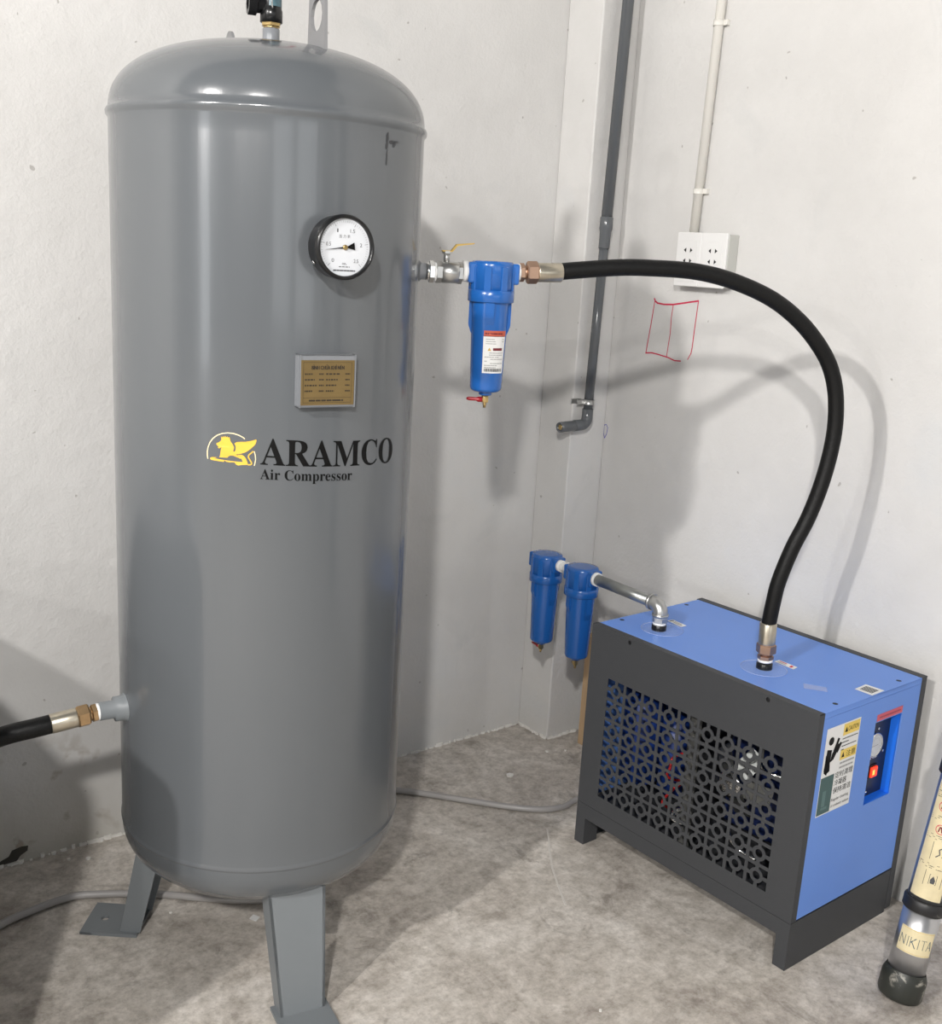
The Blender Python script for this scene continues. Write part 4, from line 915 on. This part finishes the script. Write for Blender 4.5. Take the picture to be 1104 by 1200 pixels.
# labels on the barrel; angle 0 faces the camera
fa = Vector((-2.041, -1.002, 0)); fa = (fa - ax * fa.dot(ax)).normalized(); ra = ax.cross(fa)  # to the right seen from the camera
def plm(rr, rot):
    def f(x, y, z):
        a = x / rr + rot; v = fa * math.cos(a) + ra * math.sin(a); return tuple(Vector(pp(y)) + v * (rr + 0.0004 + z))
    return f
def wrap(mb, xa, ya, xb, yb, mp, z, mi, n=14):
    for k in range(n): quad(mb, xa + (xb - xa) * k / n, ya, xa + (xb - xa) * (k + 1) / n, yb, mp, z, mi)
m1 = plm(0.0385, R_(4)); mb = MB()
wrap(mb, -0.038, 0.110, 0.038, 0.164, m1, 0, 0); 
for k in range(14):
    xa = -0.036 + 0.072 * k / 14; quad(mb, xa, 0.112, xa + 0.072 / 14, 0.1126, m1, 0.0002, 2); quad(mb, xa, 0.1612, xa + 0.072 / 14, 0.1618, m1, 0.0002, 2)
# serif-cut thin letters
def letters(mb, word, xa, xb, y, h, mp, z, mi):
    L = {'N': [[(0, 0), (0, 1)], [(0, 1), (0.8, 0)], [(0.8, 0), (0.8, 1)]], 'I': [[(0.2, 0), (0.2, 1)]], 'K': [[(0, 0), (0, 1)], [(0.75, 1), (0.03, 0.45)], [(0.2, 0.55), (0.85, -0.08)]],
         'T': [[(0.4, 0), (0.4, 1)], [(0, 1), (0.8, 1)]], 'A': [[(0, 0), (0.42, 1)], [(0.42, 1), (0.85, 0)], [(0.17, 0.35), (0.68, 0.35)]]}
    adv = {'N': 1.1, 'I': 0.62, 'K': 1.05, 'T': 1.0, 'A': 1.0}; tot = sum(adv[c] for c in word) - 0.15; sc = (xb - xa) / tot; x = xa
    for c in word:
        for st in L[c]:
            (a, b), (c_, d) = st; w = 0.13 * sc if abs(a - c_) > 0.3 and b > d else 0.075 * sc
            if b == d or c_ == a: w = 0.075 * sc
            w *= 1.15
            stroke2(mb, [(x + a * sc, y + b * h), (x + c_ * sc, y + d * h)], w, mp, z, mi)
            for (p_, q_) in st:
                if q_ in (0, 1): stroke2(mb, [(x + p_ * sc - 0.10 * sc, y + q_ * h), (x + p_ * sc + 0.10 * sc, y + q_ * h)], 0.05 * sc, mp, z, mi)
        x += adv[c] * sc
letters(mb, 'NIKITA', -0.033, 0.034, 0.126, 0.020, m1, 0.0003, 1)
mb.build('name_label', ['cream', mat('slate_ink', (0.05, 0.09, 0.12), 0.5), 'yellow'], pump, recalc=False, label='small cream name label')
m2 = plm(0.0378, R_(-10)); mb = MB()
wrap(mb, -0.034, 0.233, 0.034, 0.485, m2, 0, 0)
for yy, hh in ((0.262, 0.032), (0.318, 0.038)):   # framed pictograms
    stroke2(mb, [(-0.010, yy), (0.024, yy), (0.024, yy + hh), (-0.010, yy + hh), (-0.010, yy)], 0.0010, m2, 0.0002, 1)
stroke2(mb, [(0.000, 0.268), (0.014, 0.268), (0.014, 0.288), (0.000, 0.288), (0.000, 0.268)], 0.0010, m2, 0.0002, 1)
poly(mb, [(0.003, 0.269), (0.011, 0.269), (0.012, 0.277), (0.007, 0.286), (0.002, 0.277)], m2, 0.0002, 1)
stroke2(mb, [(0.000, 0.326), (0.007, 0.333), (0.004, 0.343), (0.010, 0.348)], 0.0022, m2, 0.0002, 1); stroke2(mb, [(0.012, 0.328), (0.018, 0.344)], 0.0018, m2, 0.0002, 1)
for yy, cxs in ((0.384, (-0.004, 0.022)), (0.432, (-0.010, 0.020))):
    for cx in cxs:
        disc(mb, cx, yy, 0.0105, m2, 0.0002, 2, 24, r0=0.0090); poly(mb, [(cx - 0.005, yy - 0.006), (cx + 0.005, yy - 0.006), (cx + 0.004, yy + 0.006), (cx - 0.003, yy + 0.006)], m2, 0.0002, 3); stroke2(mb, [(cx - 0.007, yy + 0.007), (cx + 0.007, yy - 0.007)], 0.0012, m2, 0.0003, 2)
for k, y in enumerate((0.300, 0.304, 0.308, 0.361, 0.365, 0.369, 0.402, 0.406, 0.410, 0.449, 0.453, 0.457, 0.461, 0.467, 0.471, 0.475)): bars(mb, -0.031, 0.030, y, 0.0014, m2, 0.0002, 1, seed=k + 70, gap=0.04)
mb.build('instruction_label', ['cream', 'dial_ink', 'marker_red', 'darkred'], pump, recalc=False, label='tall cream instruction label with pictograms')

# ------------------------------------------------------------------ compressor cabinet left of the picture (the left hose leads to it)
cab = thing('compressor_cabinet', 'low grey compressor cabinet standing left of the tank', 'compressor', (-0.085, 2.05, 0))
b = bmesh.new(); bmesh.ops.create_cube(b, size=1.0)
for v in b.verts: v.co = Vector((v.co.x * 0.90, v.co.y * 0.80, 0.065 + (v.co.z + 0.5) * 0.79))
bmesh.ops.bevel(b, geom=[e for e in b.edges if e.verts[0].co.z > 0.5 and e.verts[1].co.z > 0.5], offset=0.10, segments=5, affect='EDGES', profile=0.5)
mb = MB(); mb._merge(b); mb.build('housing', 'beige', cab)
for y in (-0.34, 0.34): MB().box((-0.42, y - 0.04, 0.0), (0.42, y + 0.04, 0.065), 0.004).build('skid', 'sheet', cab)
MB().lathe([(0, 0.03), (0.010, 0.03), (0.012, 0.020), (0.020, 0.020)], (0.450, -0.035, 0.536), (1.45, -0.035, 0.536), 24).build('outlet_fitting', 'copper', cab)

# ------------------------------------------------------------------ litter on the floor
def chip(x, y, s, name='plaster_chip', m='chip', lab='', cat='debris', rz=0.0, h=0.004, group=None):
    mb = MB(); r = random.Random(int(x * 999)); n = 6
    mb.prism([(s * r.uniform(0.6, 1) * math.cos(2 * PI * k / n), s * r.uniform(0.6, 1) * math.sin(2 * PI * k / n)) for k in range(n)], 0, h)
    o = mb.build(name, m, None, (x, y, 0)); o.rotation_euler = (0, 0, rz); tag(o, lab, cat, group); return o
sc = MB().prism([(-0.008, -0.011), (0.009, -0.008), (0.008, 0.011), (-0.009, 0.008)], 0.0, 0.0015).build('paper_scrap', 'white', None, (1.030, 2.000, 0.0)); sc.rotation_euler = (0, 0, 0.4)
tag(sc, 'small white paper scrap on the floor beside the front tank leg', 'scrap')
rt_ = MB().tube([(-0.010, 0, 0.004), (0, 0.001, 0.004), (0.010, 0, 0.004)], 0.0035, 8).build('red_plug', 'red', None, (1.012, 2.120, 0.016)); tag(rt_, 'tiny red plastic plug lying on the floor hose under the tank', 'plug')
chip(1.985, 2.235, 0.014, lab='pale flat plaster chip on the floor near the column', cat='debris')
WH = ('plaster crumbs behind the hose')
for x, y, s, lb in ((1.600, 2.405, 0.011, 'largest of the white plaster crumbs in the tank shadow beside the grey floor hose'), (1.625, 2.400, 0.007, 'small white crumb touching the largest plaster crumb beside the grey hose'), (1.72, 2.47, 0.006, 'lone white plaster crumb lying nearest the foot of the left wall'),
                    (2.19, 2.300, 0.006, 'white plaster crumb on the floor just in front of the corner column'), (2.245, 2.275, 0.005, 'white plaster crumb on the floor beside the wooden board')):
    chip(x, y, s, lab=lb, group=WH)
for x, y, s, lb in ((1.475, 1.33, 0.004, 'pale crumb on the open floor in front of the tank, right one of two'), (1.40, 1.30, 0.004, 'pale crumb on the open floor in front of the tank, left one of two'), (0.88, 2.12, 0.004, 'tiny pale crumb on the floor between the left tank leg and the grey hose'),
                    (0.80, 2.44, 0.008, 'broken plaster flake at the foot of the left wall, near the tank'), (0.76, 2.46, 0.006, 'smaller plaster flake at the foot of the left wall')):
    chip(x, y, s, lab=lb, group='loose crumbs on the floor')
mb = MB(); pts = [(1.875, 1.945), (1.845, 1.905), (1.80, 1.850), (1.755, 1.790), (1.715, 1.725), (1.672, 1.650)]
for (xa, ya_), (xb, yb_) in zip(pts[:-1], pts[1:]):
    n = Vector((-(yb_ - ya_), xb - xa)).normalized() * 0.0022
    mb.prism([(xa + n.x, ya_ + n.y), (xa - n.x, ya_ - n.y), (xb - n.x, yb_ - n.y), (xb + n.x, yb_ + n.y)], 0.0, 0.0007)
ck = mb.build('chalk_mark', mat('chalk', (0.60, 0.57, 0.53), 0.8), bpy.data.objects['floor']); ck['label'] = 'curved pale chalk scratch on the concrete'

# crumbling plaster along the foot of the walls
def rubble(name, parent, ax0, ax1, fn, n, seed):
    r = random.Random(seed); mb = MB()
    for k in range(n):
        t = ax0 + (ax1 - ax0) * (k + r.random()) / n; w = r.uniform(0.004, 0.020); d = r.uniform(0.003, 0.009); h = r.uniform(0.002, 0.010)
        m_ = r.randint(5, 7); pts = [(w * r.uniform(0.6, 1.0) * math.cos(2 * PI * j / m_), d * r.uniform(0.6, 1.0) * math.sin(2 * PI * j / m_)) for j in range(m_)]
        mb.prism(pts, 0.0, h, lambda x, y, z, t=t: fn(t + x, y, z))
    o = mb.build(name, 'chip', bpy.data.objects[parent]); o['kind'] = 'stuff'; return o
rubble('plaster_rubble', 'wall_left', 0.45, 2.24, lambda t, y, z: (t, WY - 0.002 + y, z), 95, 3)
rubble('plaster_rubble', 'wall_corner', 2.375, 2.50, lambda t, y, z: (COLX - 0.001 + y, t, z), 9, 5)
rubble('plaster_rubble', 'wall_corner', 2.26, 2.38, lambda t, y, z: (t, COLY - 0.001 + y, z), 9, 8)
mb = MB(); mb.prism([(-0.045, 0.0), (-0.03, 0.012), (-0.012, 0.018), (-0.004, 0.032), (0.018, 0.036), (0.034, 0.034), (0.032, 0.022), (0.016, 0.014), (0.006, 0.002)], 0, 0.0015, lambda x, y, z: (0.645 + x, WY - z, 0.006 + y))
mb.build('hollow_shade', mat('cavity_shade', (0.05, 0.045, 0.038), 0.9), bpy.data.objects['wall_left'], label='flat patch painted dark as the shade of a broken hollow at the foot of the left wall')  # no real recess: the hollow's shade is put into the dark colour
mb = MB(); mb.prism([(-0.04, 0.0), (-0.035, 0.006), (-0.01, 0.010), (0.012, 0.008), (0.035, 0.010), (0.045, 0.004), (0.02, 0.0)], 0, 0.0015, lambda x, y, z: (1.66 + x, WY - z, 0.004 + y))
mb.build('hollow_shade', mat('cavity_shade_2', (0.08, 0.07, 0.06), 0.9), bpy.data.objects['wall_left'], label='flat patch painted dark as the shade of a gap under the left wall beside the tank')  # flat as well, the gap's shade is painted by colour
